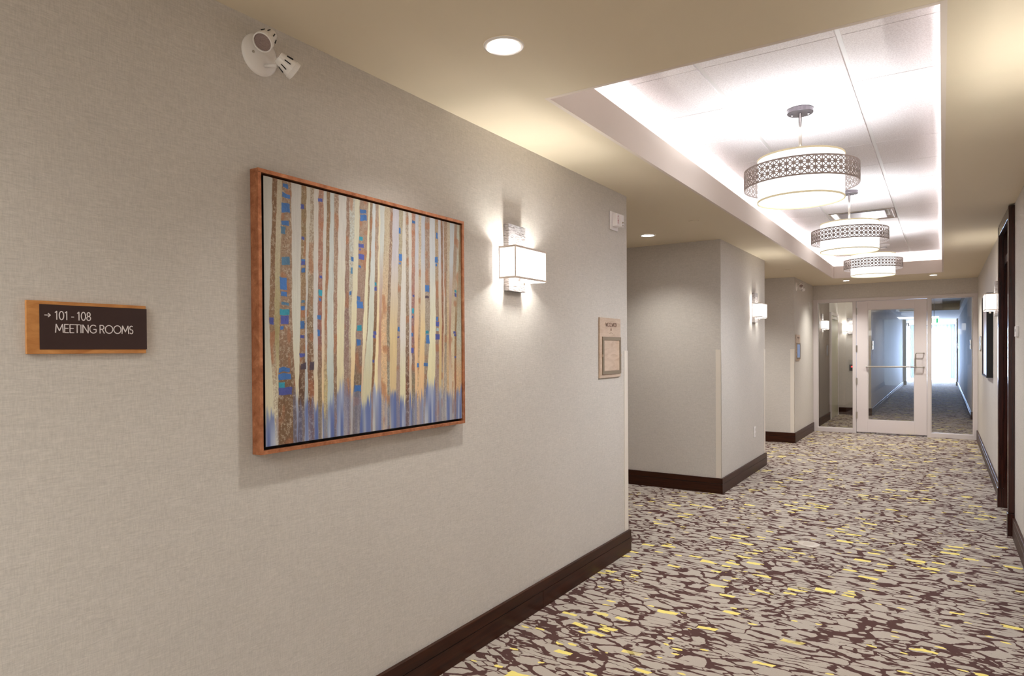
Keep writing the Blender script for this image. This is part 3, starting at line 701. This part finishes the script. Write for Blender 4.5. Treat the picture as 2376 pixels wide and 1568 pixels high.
# air diffuser replacing one tile
y0, y1 = G0+7*S+0.01, G0+8*S-0.01; x0, x1 = B1+0.013, B2-0.013
e_ = empty('air_diffuser', ((x0+x1)/2, (y0+y1)/2, HT)); tag(e_, 'square polished metal air diffuser in the ceiling grid between the pendants', 'air diffuser')
cx, cyy = (x0+x1)/2, (y0+y1)/2
bm = bmesh.new()
def ring(x_, y_, z): return [bm.verts.new((s*x_, t_*y_, z)) for s, t_ in ((-1, -1), (1, -1), (1, 1), (-1, 1))]
hx, hy = (x1-x0)/2, (y1-y0)/2
rs = [ring(hx, hy, 0.0), ring(hx-0.02, hy-0.02, -0.004), ring(hx-0.028, hy-0.028, 0.0), ring(hx-0.10, hy-0.10, 0.055)]
for a, b_ in zip(rs, rs[1:]):
    for i in range(4): bm.faces.new((a[i], a[(i+1) % 4], b_[(i+1) % 4], b_[i]))
bmesh.ops.recalc_face_normals(bm, faces=bm.faces[:]); link('sloped_frame', bm, CHROME, e_)
bm = bmesh.new(); box(bm, -hx+0.085, hx-0.085, -hy+0.085, hy-0.085, -0.002, 0.006, bev=0.002); link('centre_plate', bm, mat('plate_grey', (186, 180, 190), 0.3, 0.6), e_)
for s in (-1, 1):
    for t_ in (-1, 1):
        bm = bmesh.new(); cyl(bm, (s*(hx-0.12), t_*(hy-0.12), 0.006), (s*(hx-0.12), t_*(hy-0.12), 0.05), 0.004, seg=8); link('hanger', bm, CHROME, e_)

# smoke detector on the tray ceiling
e_ = empty('smoke_detector', (-0.66, 10.15, HT)); tag(e_, 'white round smoke detector on the tray ceiling between the last two pendants', 'smoke detector')
bm = bmesh.new(); lathe(bm, [(0, -0.0002), (0.07, -0.0002), (0.07, -0.018), (0.06, -0.028), (0.0, -0.028)], seg=32); link('base', bm, WHITEP, e_, smooth=False)
bm = bmesh.new(); lathe(bm, [(0.042, -0.028), (0.036, -0.055), (0.030, -0.060), (0, -0.060)], seg=32); link('sensing_head', bm, WHITEP, e_)
bm = bmesh.new(); lathe(bm, [(0.040, -0.034), (0.0405, -0.036), (0.0395, -0.044)], seg=32); link('vent_slots', bm, GREYP, e_)

# ================================================================ FIRST WALL: direction sign
e_ = empty('direction_sign', (WL, 0.83, 1.472)); tag(e_, 'wood and brown wall sign reading 101 - 108 MEETING ROOMS with arrow', 'sign')
def ps(par, name, m, *a, bev=0.0):
    bm = bmesh.new(); box(bm, *a, bev=bev); bm.transform(Matrix.Translation(-par.location)); return link(name, bm, m, par)
ps(e_, 'wood_backing', CHERRY, WL+0.0006, WL+0.009, 0.6915, 0.975, 1.4075, 1.5375, bev=0.001)
ps(e_, 'brown_plate', SIGNB, WL+0.0091, WL+0.0105, 0.7185, 0.9765, 1.4185, 1.529, bev=0.0005)
bm = bmesh.new(); XX = WL+0.0106
stroke_text(bm, '101 - 108', (XX, 0.7505, 1.4925), (0, 1, 0), (0, 0, 1), (1, 0, 0), 0.0205, 0.084, 0.105)
stroke_text(bm, 'MEETING ROOMS', (XX, 0.7515, 1.4605), (0, 1, 0), (0, 0, 1), (1, 0, 0), 0.0205, 0.189, 0.105)
stroke_text(bm, '>', (XX, 0.7295, 1.4965), (0, 1, 0), (0, 0, 1), (1, 0, 0), 0.0125, 0.0135, 0.16)
bm.transform(Matrix.Translation(-e_.location)); link('lettering', bm, LETW, e_)

# ================================================================ PAINTING
e_ = empty('framed_painting', (WL, 1.85, 1.537)); tag(e_, 'large copper framed abstract painting of upright birch-like stripes with blue patches', 'painting')
fy0, fy1, fz0, fz1, fd = 1.311, 2.380, 1.0825, 1.990, 0.042; ft = 0.0125
for a in ((fy0, fy1, fz0, fz0+ft), (fy0, fy1, fz1-ft, fz1), (fy0, fy0+ft, fz0+ft, fz1-ft), (fy1-ft, fy1, fz0+ft, fz1-ft)):
    ps(e_, 'frame_bar', COPPER, WL+0.002, WL+fd, a[0], a[1], a[2], a[3], bev=0.0008)
ps(e_, 'shadow_gap', BLACK, WL+0.003, WL+0.010, fy0+ft-0.001, fy1-ft+0.001, fz0+ft-0.001, fz1-ft+0.001)
ps(e_, 'stretcher', BLACK, WL+0.0101, WL+0.0335, 1.3365, 2.365, 1.1055, 1.971)
PGAIN = 1.0
S_ =[ (.001,.000,-.002),(.031,.016,.030),(.047,.035,.047),(.066,.055,.048),(.105,.103,.115),(.144,.136,.126),(.164,.156,.151),(.180,.162,.165),(.196,.189,.190),(.216,.208,.207),(.236,.225,.223),(.250,.238,.232),(.265,.248,.247),(.283,.277,.276),(.303,.292,.289),(.339,.326,.321),(.354,.347,.342),(.377,.358,.353),(.401,.383,.367),(.443,.417,.403),(.453,.436,.410),(.464,.441,.409),(.482,.470,.455),(.498,.484,.466),(.506,.497,.485),(.528,.509,.505),(.558,.537,.538),(.572,.554,.552),(.608,.596,.588),(.629,.612,.608),(.648,.644,.640),(.663,.663,.661),(.682,.677,.676),(.702,.693,.695),(.723,.720,.707),(.739,.731,.718),(.763,.760,.748),(.791,.790,.764),(.826,.827,.820),(.846,.846,.845),(.864,.867,.860),(.877,.878,.869),(.883,.887,.875),(.905,.899,.895),(.923,.914,.910),(.952,.926,.931),(.972,.953,.949),(.988,.966,.961) ]
PT =[ (.082,.980,.011,.006,0),(.084,.946,.016,.009,0),(.082,.898,.017,.017,0),(.081,.839,.014,.010,0),(.072,.809,.009,.014,1),(.081,.694,.014,.016,1),(.071,.612,.013,.023,0),(.072,.571,.011,.010,0),(.077,.532,.014,.005,1),(.150,.916,.007,.009,2),(.149,.794,.006,.006,2),(.150,.708,.008,.005,0),(.150,.696,.008,.008,2),(.150,.666,.007,.009,0),(.147,.544,.007,.005,1),(.146,.522,.008,.006,0),(.225,.960,.009,.006,2),(.222,.650,.006,.005,2),(.220,.590,.008,.012,3),(.218,.562,.005,.006,0),(.421,.951,.015,.008,0),(.421,.926,.016,.012,0),(.409,.835,.008,.008,3),(.410,.805,.012,.007,2),(.405,.790,.004,.004,2),(.410,.760,.013,.012,2),(.402,.715,.006,.005,0),(.396,.577,.007,.008,0),(.401,.552,.014,.015,0),(.366,.738,.006,.009,0),(.362,.693,.004,.012,1),(.356,.594,.004,.008,0),(.614,.904,.006,.013,0),(.617,.784,.009,.015,0),(.612,.757,.005,.005,0),(.693,.956,.009,.007,0),(.479,.645,.005,.007,3),(.479,.625,.005,.008,2),(.773,.654,.014,.017,0),(.773,.611,.012,.006,4),(.838,.919,.006,.013,0),(.831,.800,.009,.015,0),(.832,.774,.005,.007,0),(.689,.609,.005,.006,2),(.960,.653,.006,.007,3),(.960,.634,.006,.009,2),(.025,.464,.007,.013,2),(.075,.501,.018,.011,3),(.075,.473,.016,.015,2),(.064,.442,.007,.007,0),(.073,.283,.021,.008,0),(.074,.257,.024,.012,0),(.062,.225,.012,.011,3),(.075,.200,.026,.015,2),(.143,.453,.008,.016,0),(.143,.408,.008,.006,2),(.142,.338,.010,.007,2),(.146,.291,.012,.013,4),(.183,.293,.009,.018,4),(.214,.489,.007,.009,0),(.213,.425,.006,.012,0),(.398,.449,.012,.012,3),(.394,.388,.011,.012,0),(.388,.192,.015,.013,0),(.476,.433,.007,.007,2),(.473,.418,.006,.006,2),(.467,.307,.005,.006,2),(.603,.450,.006,.010,0),(.602,.415,.005,.003,2),(.687,.541,.006,.013,3),(.684,.508,.004,.006,0),(.681,.427,.006,.010,0),(.681,.356,.007,.013,2),(.772,.439,.011,.006,3),(.774,.408,.011,.020,0),(.761,.283,.013,.009,0),(.836,.511,.006,.009,0),(.837,.485,.010,.013,2),(.837,.455,.008,.008,5),(.837,.419,.013,.013,2),(.952,.443,.008,.006,2),(.955,.428,.006,.006,2),(.956,.317,.006,.005,2),(.713,.285,.005,.009,0) ]
sty = [  # colour near the top, at mid height, low down; speckle strength; second colour
 ((196,195,190),(192,192,184),(214,208,182),0,0), ((128,96,70),(146,118,92),(212,204,180),.8,1), ((192,182,160),(160,148,104),(210,200,172),.25,0), ((156,130,108),(150,122,102),(118,90,66),.8,1),
 ((194,190,186),(206,206,194),(214,204,178),0,0), ((142,120,88),(162,130,104),(96,70,56),.75,1), ((192,186,174),(196,198,204),(180,188,192),.1,0), ((176,164,148),(134,112,90),(128,82,62),.95,1),
 ((198,192,186),(200,200,204),(216,200,170),0,0), ((166,122,104),(142,96,96),(138,118,92),.6,1), ((194,192,188),(206,194,178),(222,196,156),0,0), ((136,108,82),(176,138,118),(196,180,134),.6,1),
 ((186,190,190),(202,206,200),(184,196,194),0,0), ((160,134,118),(168,134,118),(134,108,90),.75,1), ((198,194,190),(222,216,184),(218,206,170),0,0), ((148,120,106),(142,118,116),(160,138,130),.7,1),
 ((186,192,188),(190,182,160),(160,136,120),.6,1), ((200,196,178),(222,214,182),(228,198,150),0,0), ((162,138,122),(150,126,120),(118,100,82),.5,1), ((206,202,178),(226,218,186),(214,188,162),0,0),
 ((142,122,102),(150,132,112),(216,208,172),.7,1), ((194,198,202),(206,210,192),(206,200,168),0,0), ((164,144,130),(120,88,64),(140,96,70),.5,1), ((208,200,176),(230,212,172),(236,222,178),0,0),
 ((190,192,190),(176,128,108),(192,172,156),0,0), ((186,172,150),(226,188,148),(226,190,146),.4,1), ((150,124,110),(142,134,116),(150,148,138),.9,1), ((186,182,192),(212,190,146),(214,190,146),0,0),
 ((170,162,140),(170,150,138),(164,142,134),.5,1), ((200,196,190),(216,212,210),(222,216,182),0,0), ((170,158,146),(142,122,106),(112,80,66),.9,1), ((200,196,190),(206,204,210),(214,196,170),0,0),
 ((176,134,118),(142,100,108),(134,124,104),.6,1), ((184,186,196),(228,192,150),(228,192,152),0,0), ((196,180,158),(186,158,128),(226,190,146),.6,1), ((182,186,198),(226,200,150),(228,190,146),0,0),
 ((160,138,126),(166,160,148),(150,128,110),.65,1), ((192,196,202),(226,222,190),(226,218,176),0,0), ((172,150,124),(150,122,112),(164,140,132),.5,1), ((190,190,198),(206,182,136),(206,182,132),0,0),
 ((138,106,88),(142,82,58),(176,168,156),.5,1), ((194,190,194),(206,190,166),(216,186,146),0,0), ((158,132,112),(146,134,118),(180,170,158),.6,1), ((190,178,158),(204,178,138),(210,178,136),.4,0),
 ((188,194,200),(170,118,94),(206,190,168),0,0), ((164,140,122),(212,204,176),(216,196,164),.3,1), ((192,196,184),(142,104,66),(146,96,66),.3,1), ((150,128,100),(192,198,184),(216,180,140),.4,0)]
pc = [(52,104,178),(72,120,160),(64,76,158),(38,142,172),(70,58,74),(160,194,208)]
NU, NV = 620, 520
rng = np.random.RandomState(3)
def vnoise(nu, nv, fu, fv, seed):
    rg = np.random.RandomState(seed); g = rg.rand(int(fv)+3, int(fu)+3)
    u = np.linspace(0, fu, nu); v = np.linspace(0, fv, nv); iu = u.astype(int); iv = v.astype(int); du = u-iu; dv = v-iv
    du = du*du*(3-2*du); dv = dv*dv*(3-2*dv)
    a = g[np.ix_(iv, iu)]; b_ = g[np.ix_(iv, iu+1)]; c = g[np.ix_(iv+1, iu)]; d_ = g[np.ix_(iv+1, iu+1)]
    return (a*(1-du)+b_*du)*(1-dv)[:, None]+(c*(1-du)+d_*du)*dv[:, None]
u = np.linspace(0, 1, NU); v = np.linspace(0, 1, NV)     # v = 0 bottom
UU, VV = np.meshgrid(u, v)
wobble = (vnoise(NU, NV, 60, 26, 1)-0.5)*0.0034+(vnoise(NU, NV, 170, 120, 2)-0.5)*0.0012
Uw = UU+wobble
img = np.zeros((NV, NU, 3)); mot = np.zeros((NV, NU)); brn = np.zeros((NV, NU))
for k, (a, m_, c) in enumerate(S_):
    # left edge as a piecewise curve through top (v~.88), mid (.47), low (.17)
    ed = np.interp(v, [0, .17, .47, .88, 1], [c+(c-m_)*.4, c, m_, a, a+(a-m_)*.2])
    cc = np.stack([np.interp(v, [.22, .42, .80], [sty[k][2][i], sty[k][1][i], sty[k][0][i]]) for i in range(3)], 1)
    al = np.clip((Uw-ed[:, None])*NU*0.7+0.5, 0, 1) if k else np.ones_like(Uw)
    img = img*(1-al[..., None])+cc[:, None, :]*al[..., None]; mot = mot*(1-al)+sty[k][3]*al; brn = brn*(1-al)+sty[k][4]*al
# columns fade to cream low down at the far left
n1 = vnoise(NU, NV, 300, 230, 5); n2 = vnoise(NU, NV, 170, 120, 6); n3 = vnoise(NU, NV, 44, 22, 7); n4 = vnoise(NU, NV, 300, 14, 8); nf = rng.rand(NV, NU)
sp = np.clip((n1*0.5+n2*0.3+nf*0.2-0.40)*5.0, 0, 1)
dark = np.array([100, 70, 52]); lite = np.array([206, 196, 178]); rust = np.array([166, 104, 72])
f = (mot*sp*0.46)[..., None]; img = img*(1-f)+dark*f
f = (mot*np.clip((n2*0.6+nf*0.4-0.60)*7, 0, 1)*0.75)[..., None]; img = img*(1-f)+lite*f
f = (brn*np.clip((n3-0.66)*6, 0, 1)*0.55)[..., None]; img = img*(1-f)+rust*f
img *= (1+(n4-0.5)*0.06+(nf-0.5)*0.035)[..., None]
# blue wash rising from the bottom edge in upright strokes
top = 0.10+0.10*vnoise(NU, 1, 26, 1, 11)[0]+0.05*vnoise(NU, 1, 110, 1, 12)[0]
keep = ((UU > 0.050) & (UU < 0.105)).astype(float)
pale = vnoise(NU, NV, 90, 5, 13)**1.6
for i in range(3):
    pass
f = np.clip((top[None, :]-VV+0.05*(n4-0.5)+0.05*(vnoise(NU, NV, 260, 8, 21)-0.5))*26, 0, 1)*(1-0.45*brn)*(1-keep)*np.clip(0.35+1.3*vnoise(NU, NV, 60, 3, 14), 0, 1)
col = np.array([86, 104, 164])*(1-pale[..., None])+np.array([186, 192, 208])*pale[..., None]
img = img*(1-f[..., None])+col*f[..., None]
for cu, cv, ru, rv, k in PT:
    dd = np.maximum(np.abs((UU-cu+wobble*1.4)/ru), np.abs((VV-cv+(n3-0.5)*0.010)/rv))
    f = np.clip((1.08-dd)*7, 0, 1)[..., None]*0.92
    cc = np.array(pc[k])*(0.9+0.25*n3[..., None]); img = img*(1-f)+cc*f
img = img*0.93+0.07*np.array([200, 192, 180])
img = np.clip(img, 0, 255)/255
lin = np.where(img <= 0.04045, img/12.92, ((img+0.055)/1.055)**2.4)*PGAIN
me = bpy.data.meshes.new('canvas')
ys_ = 1.3365+(2.365-1.3365)*UU; zs_ = 1.1055+(1.971-1.1055)*VV
relief = 0.0003+0.0006*(mot*sp)
co = np.stack([np.full_like(ys_, 0.0338)+relief, ys_-1.85, zs_-1.537], -1).reshape(-1, 3)
idx = np.arange(NU*NV).reshape(NV, NU)
q = np.stack([idx[:-1, :-1], idx[:-1, 1:], idx[1:, 1:], idx[1:, :-1]], -1).reshape(-1, 4)
me.vertices.add(len(co)); me.vertices.foreach_set('co', co.astype(np.float32).ravel())
me.loops.add(q.size); me.loops.foreach_set('vertex_index', q.astype(np.int32).ravel())
me.polygons.add(len(q)); me.polygons.foreach_set('loop_start', np.arange(0, q.size, 4, dtype=np.int32))
try: me.polygons.foreach_set('loop_total', np.full(len(q), 4, dtype=np.int32))
except Exception: pass
me.update(calc_edges=True)
at = me.color_attributes.new('paint', 'FLOAT_COLOR', 'POINT')
at.data.foreach_set('color', np.concatenate([lin.reshape(-1, 3), np.ones((NU*NV, 1))], 1).astype(np.float32).ravel())
PM = mat('oil_paint', (200, 200, 200), 0.5, spec=0.3); n, l, b = nodes(PM)
an = n.new('ShaderNodeVertexColor'); an.layer_name = 'paint'; l.new(an.outputs[0], b.inputs['Base Color'])
bump(n, l, b, noise(n, l, mapping(n, l, (1, 160, 60)), 1.0, 4, 0.7), 0.25, 0.001)
me.materials.append(PM)
cv = bpy.data.objects.new('canvas', me); C.objects.link(cv); cv.parent = e_

# ================================================================ EMERGENCY LIGHTS
def head(par, P, aim, ln=0.062, r0=0.020, r1=0.031):
    """lamp head centred at P (lens centre), pointing along aim"""
    P, aim = Vector(P), Vector(aim).normalized()
    bm = bmesh.new()
    lathe(bm, [(0, -ln), (r0*0.9, -ln), (r0, -ln+0.004), (r1-0.002, -0.016), (r1, -0.014), (r1, -0.001), (r1-0.002, 0), (r1-0.004, -0.001), (r1-0.004, -0.006)], P, aim, 28)
    hh = link('lamp_head', bm, WHITEG, par, smooth=False)
    bm = bmesh.new(); lathe(bm, [(r1-0.004, -0.005), (r1*0.5, -0.003), (0, -0.002)], P, aim, 28); link('lens', bm, LENS, hh, smooth=True)
    bm = bmesh.new(); q = aim.to_track_quat('Z', 'Y').to_matrix()
    for k in range(8):
        a = k*PI/4+0.2; ra, rb_ = r0+(r1-r0)*0.30, r0+(r1-r0)*0.75
        p0 = P+q@Vector((ra*math.cos(a), ra*math.sin(a), -ln+0.018)); p1 = P+q@Vector((rb_*math.cos(a), rb_*math.sin(a), -ln+0.038))
        cyl(bm, p0, p1, 0.0018, seg=6)
    link('vent_slot', bm, BLACK, hh)
def make_emergency():
    r = empty('emergency_light', (0, 0, 0))
    bm = bmesh.new(); lathe(bm, [(0.066, 0.0), (0.066, 0.003), (0.058, 0.010), (0.040, 0.018), (0.018, 0.022), (0, 0.023)], (0, 0, 0), (1, 0, 0), 48)
    bp = link('base_dome', bm, WHITEG, r, smooth=True)
    for y, z in ((-0.036, -0.006), (0.012, 0.020)):
        bm = bmesh.new(); lathe(bm, [(0.0045, 0), (0.0045, 0.003), (0, 0.004)], (0.0165, y, z), (1, 0, 0), 12); link('screw', bm, STEEL, bp)
    bm = bmesh.new(); tube(bm, [(0.018, -0.005, 0.030), (0.050, -0.003, 0.040)], 0.008); link('arm', bm, WHITEG, r, smooth=True)
    bm = bmesh.new(); tube(bm, [(0.018, 0.008, -0.036), (0.062, 0.018, -0.042)], 0.006); link('arm', bm, WHITEG, r, smooth=True)
    head(r, (0.075, -0.045, 0.004), (0.31, -0.82, -0.84), 0.070)
    head(r, (0.085, 0.072, -0.050), (0.25, 0.80, -0.52), 0.066)
    return r
em = make_emergency(); em.location = (WL, 1.352, 2.366)
tag(em, 'twin-head white emergency light high on the wall above the painting', 'emergency light', 'twin-head emergency lights')
c = copy_tree(em); c.location = (W3, 10.74, 2.345); c['label'] = 'small twin-head emergency light on the farthest pier near the ceiling'
c = copy_tree(em); c.location = (XB+0.09, 29.4, 2.30); c['label'] = 'distant twin-head emergency light seen through the glass door'

# ================================================================ FIRE STROBE
e_ = empty('fire_strobe', (WL, 4.08, 2.266)); tag(e_, 'white fire alarm strobe with red FIRE lettering near the wall end', 'fire alarm')
ps(e_, 'wall_plate', WHITEP, WL+0.0006, WL+0.012, 4.022, 4.138, 2.205, 2.327, bev=0.004)
bd = ps(e_, 'strobe_body', WHITEP, WL+0.0121, WL+0.045, 4.045, 4.125, 2.228, 2.312, bev=0.003)
ps(bd, 'strobe_lens', LENS, 0, 0, 0, 0, 0, 0) if False else None
bm = bmesh.new(); box(bm, WL+0.0451, WL+0.060, 4.082, 4.124, 2.226, 2.306, bev=0.002); bm.transform(Matrix.Translation(-e_.location)); link('reflector_housing', bm, WHITEP, e_)
bm = bmesh.new(); lathe(bm, [(0.016, 0), (0.012, 0.008), (0, 0.010)], (WL+0.0601, 4.103, 2.245), (1, 0, 0), 12); bm.transform(Matrix.Translation(-e_.location)); link('flash_lens', bm, CHROME, e_)
bm = bmesh.new()
for i, ch in enumerate('FIRE'):
    stroke_text(bm, ch, (WL+0.0452, 4.056, 2.287-i*0.0135), (0, 1, 0), (0, 0, 1), (1, 0, 0), 0.0095, 0.015 if ch != 'I' else 0.004, 0.22)
bm.transform(Matrix.Translation(-e_.location)); link('lettering', bm, RED, e_)

# ================================================================ ROOM SIGNS
def room_sign(x, y0, z0, lab, insert=None, text=True):
    e_ = empty('room_sign', (x, y0, z0)); tag(e_, lab, 'sign', 'wooden room signs')
    def q(name, m, *a, bev=0.0):
        bm = bmesh.new(); box(bm, *a, bev=bev); return link(name, bm, m, e_)
    q('wood_panel', MAPLE, 0.0006, 0.012, 0, 0.322, 0, 0.390, bev=0.001)
    FR = mat('insert_border', (134, 118, 98), 0.5)
    fy0, fy1, fz0, fz1, t = 0.030, 0.318, 0.022, 0.266, 0.022
    bm = bmesh.new()
    box(bm, 0.0121, 0.018, fy0, fy1, fz0, fz0+t); box(bm, 0.0121, 0.018, fy0, fy1, fz1-t, fz1)
    box(bm, 0.0121, 0.018, fy0, fy0+t, fz0+t, fz1-t); box(bm, 0.0121, 0.018, fy1-t, fy1, fz0+t, fz1-t)
    link('insert_frame', bm, FR, e_)
    q('insert_panel', insert or MAPLE, 0.0121, 0.0145, fy0+t, fy1-t, fz0+t, fz1-t)
    for yy in (fy0-0.003, fy1-0.003):
        bm = bmesh.new(); box(bm, 0.0121, 0.0195, yy, yy+0.006, 0.136, 0.152, bev=0.001); link('clip', bm, MAPLE, e_)
    if text:
        bm = bmesh.new()
        stroke_text(bm, 'WOOLWICH', (0.0121, 0.083, 0.334), (0, 1, 0), (0, 0, 1), (1, 0, 0), 0.024, 0.176, 0.16)
        stroke_text(bm, 'A', (0.0121, 0.158, 0.307), (0, 1, 0), (0, 0, 1), (1, 0, 0), 0.020, 0.020, 0.15)
        for i in range(5):
            if i != 2: box(bm, 0.0121, 0.0128, 0.148+i*0.009, 0.152+i*0.009, 0.288+0.004*(i % 2), 0.291+0.004*(i % 2))
        link('lettering', bm, LETB, e_)
    else:
        bm = bmesh.new(); stroke_text(bm, 'WOOLWICH', (0.0121, 0.083, 0.334), (0, 1, 0), (0, 0, 1), (1, 0, 0), 0.024, 0.176, 0.16); link('lettering', bm, LETB, e_)
    return e_
room_sign(WL, 3.847, 1.227, 'pale wood room sign with empty insert at the end of the near wall')
room_sign(W3, 10.655, 1.228, 'distant room sign with a bluish insert on the farthest pier', mat('insert_sheet', (150, 168, 214), 0.12))  # blue reflection is put into the insert sheet's colour

# small things on the walls
e_ = empty('wall_outlet', (W2, 7.85, 0.458)); tag(e_, 'white vertical outlet plate low on the middle pier', 'outlet')
ps(e_, 'cover_plate', WHITEP, W2+0.0006, W2+0.006, 7.812, 7.886, 0.397, 0.520, bev=0.002)
for z in (0.432, 0.484): ps(e_, 'socket', WHITEG, W2+0.0061, W2+0.008, 7.832, 7.866, z-0.014, z+0.014, bev=0.002)
e_ = empty('pull_cord', (W3, 11.775, 2.17)); tag(e_, 'thin white wall bracket high beside the glazed screen', 'bracket')
bm = bmesh.new(); tube(bm, [(0.004, 0, 0.0), (0.018, 0, -0.006), (0.018, 0, -0.105)], 0.0035, 8); link('rod', bm, WHITEP, e_)
bm = bmesh.new(); lathe(bm, [(0, -0.116), (0.007, -0.112), (0.007, -0.104), (0, -0.102)], (0.018, 0, 0), seg=12); link('tip', bm, WHITEG, e_)
e_ = empty('thermostat', (WR, 5.9, 1.525)); tag(e_, 'small white thermostat with grey display beside the dark doorway', 'thermostat')
ps(e_, 'housing', WHITEP, WR-0.016, WR-0.0006, 5.84, 5.965, 1.485, 1.560, bev=0.002)
ps(e_, 'display', GREYP, WR-0.0168, WR-0.0161, 5.885, 5.93, 1.520, 1.538)
e_ = empty('wall_plate', (WR, 11.3, 1.46)); tag(e_, 'grey metal wall plate on the right wall before the screen', 'wall plate')
ps(e_, 'plate', STEEL, WR-0.012, WR-0.0006, 11.15, 11.55, 1.375, 1.565, bev=0.001)
for z in (1.39, 1.55): ps(e_, 'screw', WHITEP, WR-0.0135, WR-0.0121, 11.2, 11.215, z-0.006, z+0.006)
# picture on the right wall, seen almost edge on
e_ = empty('framed_picture', (WR, 9.1, 1.537)); tag(e_, 'dark edged picture seen almost edge-on below the right sconce', 'painting')
for a in ((8.65, 9.60, 1.085, 1.10), (8.65, 9.60, 1.975, 1.99), (8.65, 8.665, 1.10, 1.975), (9.585, 9.60, 1.10, 1.975)):
    ps(e_, 'frame_bar', BLACK, WR-0.058, WR-0.002, *a)
ps(e_, 'canvas', mat('pink_grey_canvas', (176, 160, 160), 0.4), WR-0.050, WR-0.004, 8.666, 9.584, 1.101, 1.974)
# floor box cover
e_ = empty('floor_box_cover', (-0.808, 5.143, 0.0)); tag(e_, 'small round pale metal floor cover set in the carpet', 'floor cover')
bm = bmesh.new(); lathe(bm, [(0, 0.0035), (0.066, 0.0035), (0.071, 0.0018), (0.071, 0.0002)], seg=40); link('disc', bm, mat('brushed_disc', (196, 184, 172), 0.45, 0.3), e_)
bm = bmesh.new()
for i in range(-4, 5): box(bm, -0.035, 0.035, i*0.009-0.0012, i*0.009+0.0012, 0.0036, 0.0044)
link('grip_rib', bm, mat('rib_metal', (222, 210, 198), 0.4, 0.3), e_)

# ================================================================ SMALL THINGS BEYOND THE GLASS
e_ = empty('call_panel', (-1.60, 15.65, 1.05)); tag(e_, 'steel call panel with a glowing red indicator behind the left sidelight', 'call panel')
ps(e_, 'plate', STEEL, -1.67, -1.53, 15.642, 15.6495, 0.90, 1.16, bev=0.001); ps(e_, 'dark_window', BLACK, -1.655, -1.545, 15.639, 15.6419, 0.93, 1.06); ps(e_, 'indicator', REDL, -1.62, -1.56, 15.636, 15.6389, 1.005, 1.03)
e_ = empty('exit_sign', (-0.18, 20.0, HC)); tag(e_, 'green running-figure exit sign hanging in the corridor behind the glass', 'exit sign')
X0e = -0.30
ps(e_, 'housing', GREEN, X0e, -0.095, 20.0, 20.04, 2.040, 2.170); 
ps(e_, 'white_panel', EXITW, -0.225, -0.135, 19.997, 19.9995, 2.048, 2.162)
bm = bmesh.new(); cyl(bm, (-0.18, 20.02, 2.17), (-0.18, 20.02, 2.66), 0.006, seg=8); bm.transform(Matrix.Translation(-e_.location)); link('stem', bm, WHITEP, e_)
bm = bmesh.new()                      # running figure
lathe(bm, [(0, 0), (0.009, 0), (0.009, -0.002), (0, -0.002)], (-0.172, 19.996, 2.143), (0, 1, 0), 12)
def limb(a, b_, w_=0.007):
    a, b_ = Vector((a[0], 0, a[1])), Vector((b_[0], 0, b_[1])); d_ = (b_-a).normalized(); s = Vector((-d_.z, 0, d_.x))*w_/2
    f_ = [bm.verts.new(Vector((0, 19.9955, 0))+p) for p in (a-s, b_-s, b_+s, a+s)]; bm.faces.new(f_)
for a, b_ in (((-.180, 2.130), (-.185, 2.095)), ((-.185, 2.097), (-.165, 2.080)), ((-.165, 2.080), (-.160, 2.058)), ((-.186, 2.097), (-.195, 2.075)), ((-.195, 2.075), (-.214, 2.070)), ((-.180, 2.127), (-.160, 2.112)), ((-.182, 2.127), (-.205, 2.118))): limb(a, b_)
bm.transform(Matrix.Translation(-e_.location)); link('running_figure', bm, GREEN, e_)
bm = bmesh.new(); f_ = [bm.verts.new(p) for p in ((-0.285, 19.9965, 2.105), (-0.262, 19.9965, 2.127), (-0.262, 19.9965, 2.083))]; bm.faces.new(f_); box(bm, -0.262, -0.238, 19.996, 19.9975, 2.098, 2.112)
bm.transform(Matrix.Translation(-e_.location)); link('arrow', bm, EXITW, e_)
def door_plaque(x, y, lab, s):
    e_ = empty('number_plaque', (x, y, 1.45)); tag(e_, lab, 'plaque', 'small room plaques behind the glass')
    ps(e_, 'plate', WHITEG, x, x+s*0.012, y-0.07, y+0.07, 1.38, 1.56, bev=0.001); ps(e_, 'number_patch', GREYP, x+s*0.0121, x+s*0.0135, y-0.03, y+0.03, 1.45, 1.50)
door_plaque(XB+0.001, 15.95, 'small white plaque nearest behind the glass door on its left wall', 1)
door_plaque(XB+0.001, 28.9, 'small white plaque far down the left wall behind the glass door', 1)
door_plaque(XBR-0.001, 16.2, 'small white plaque nearest behind the right sidelight', -1)
door_plaque(XBR-0.001, 28.9, 'small white plaque far down the right wall behind the sidelight', -1)
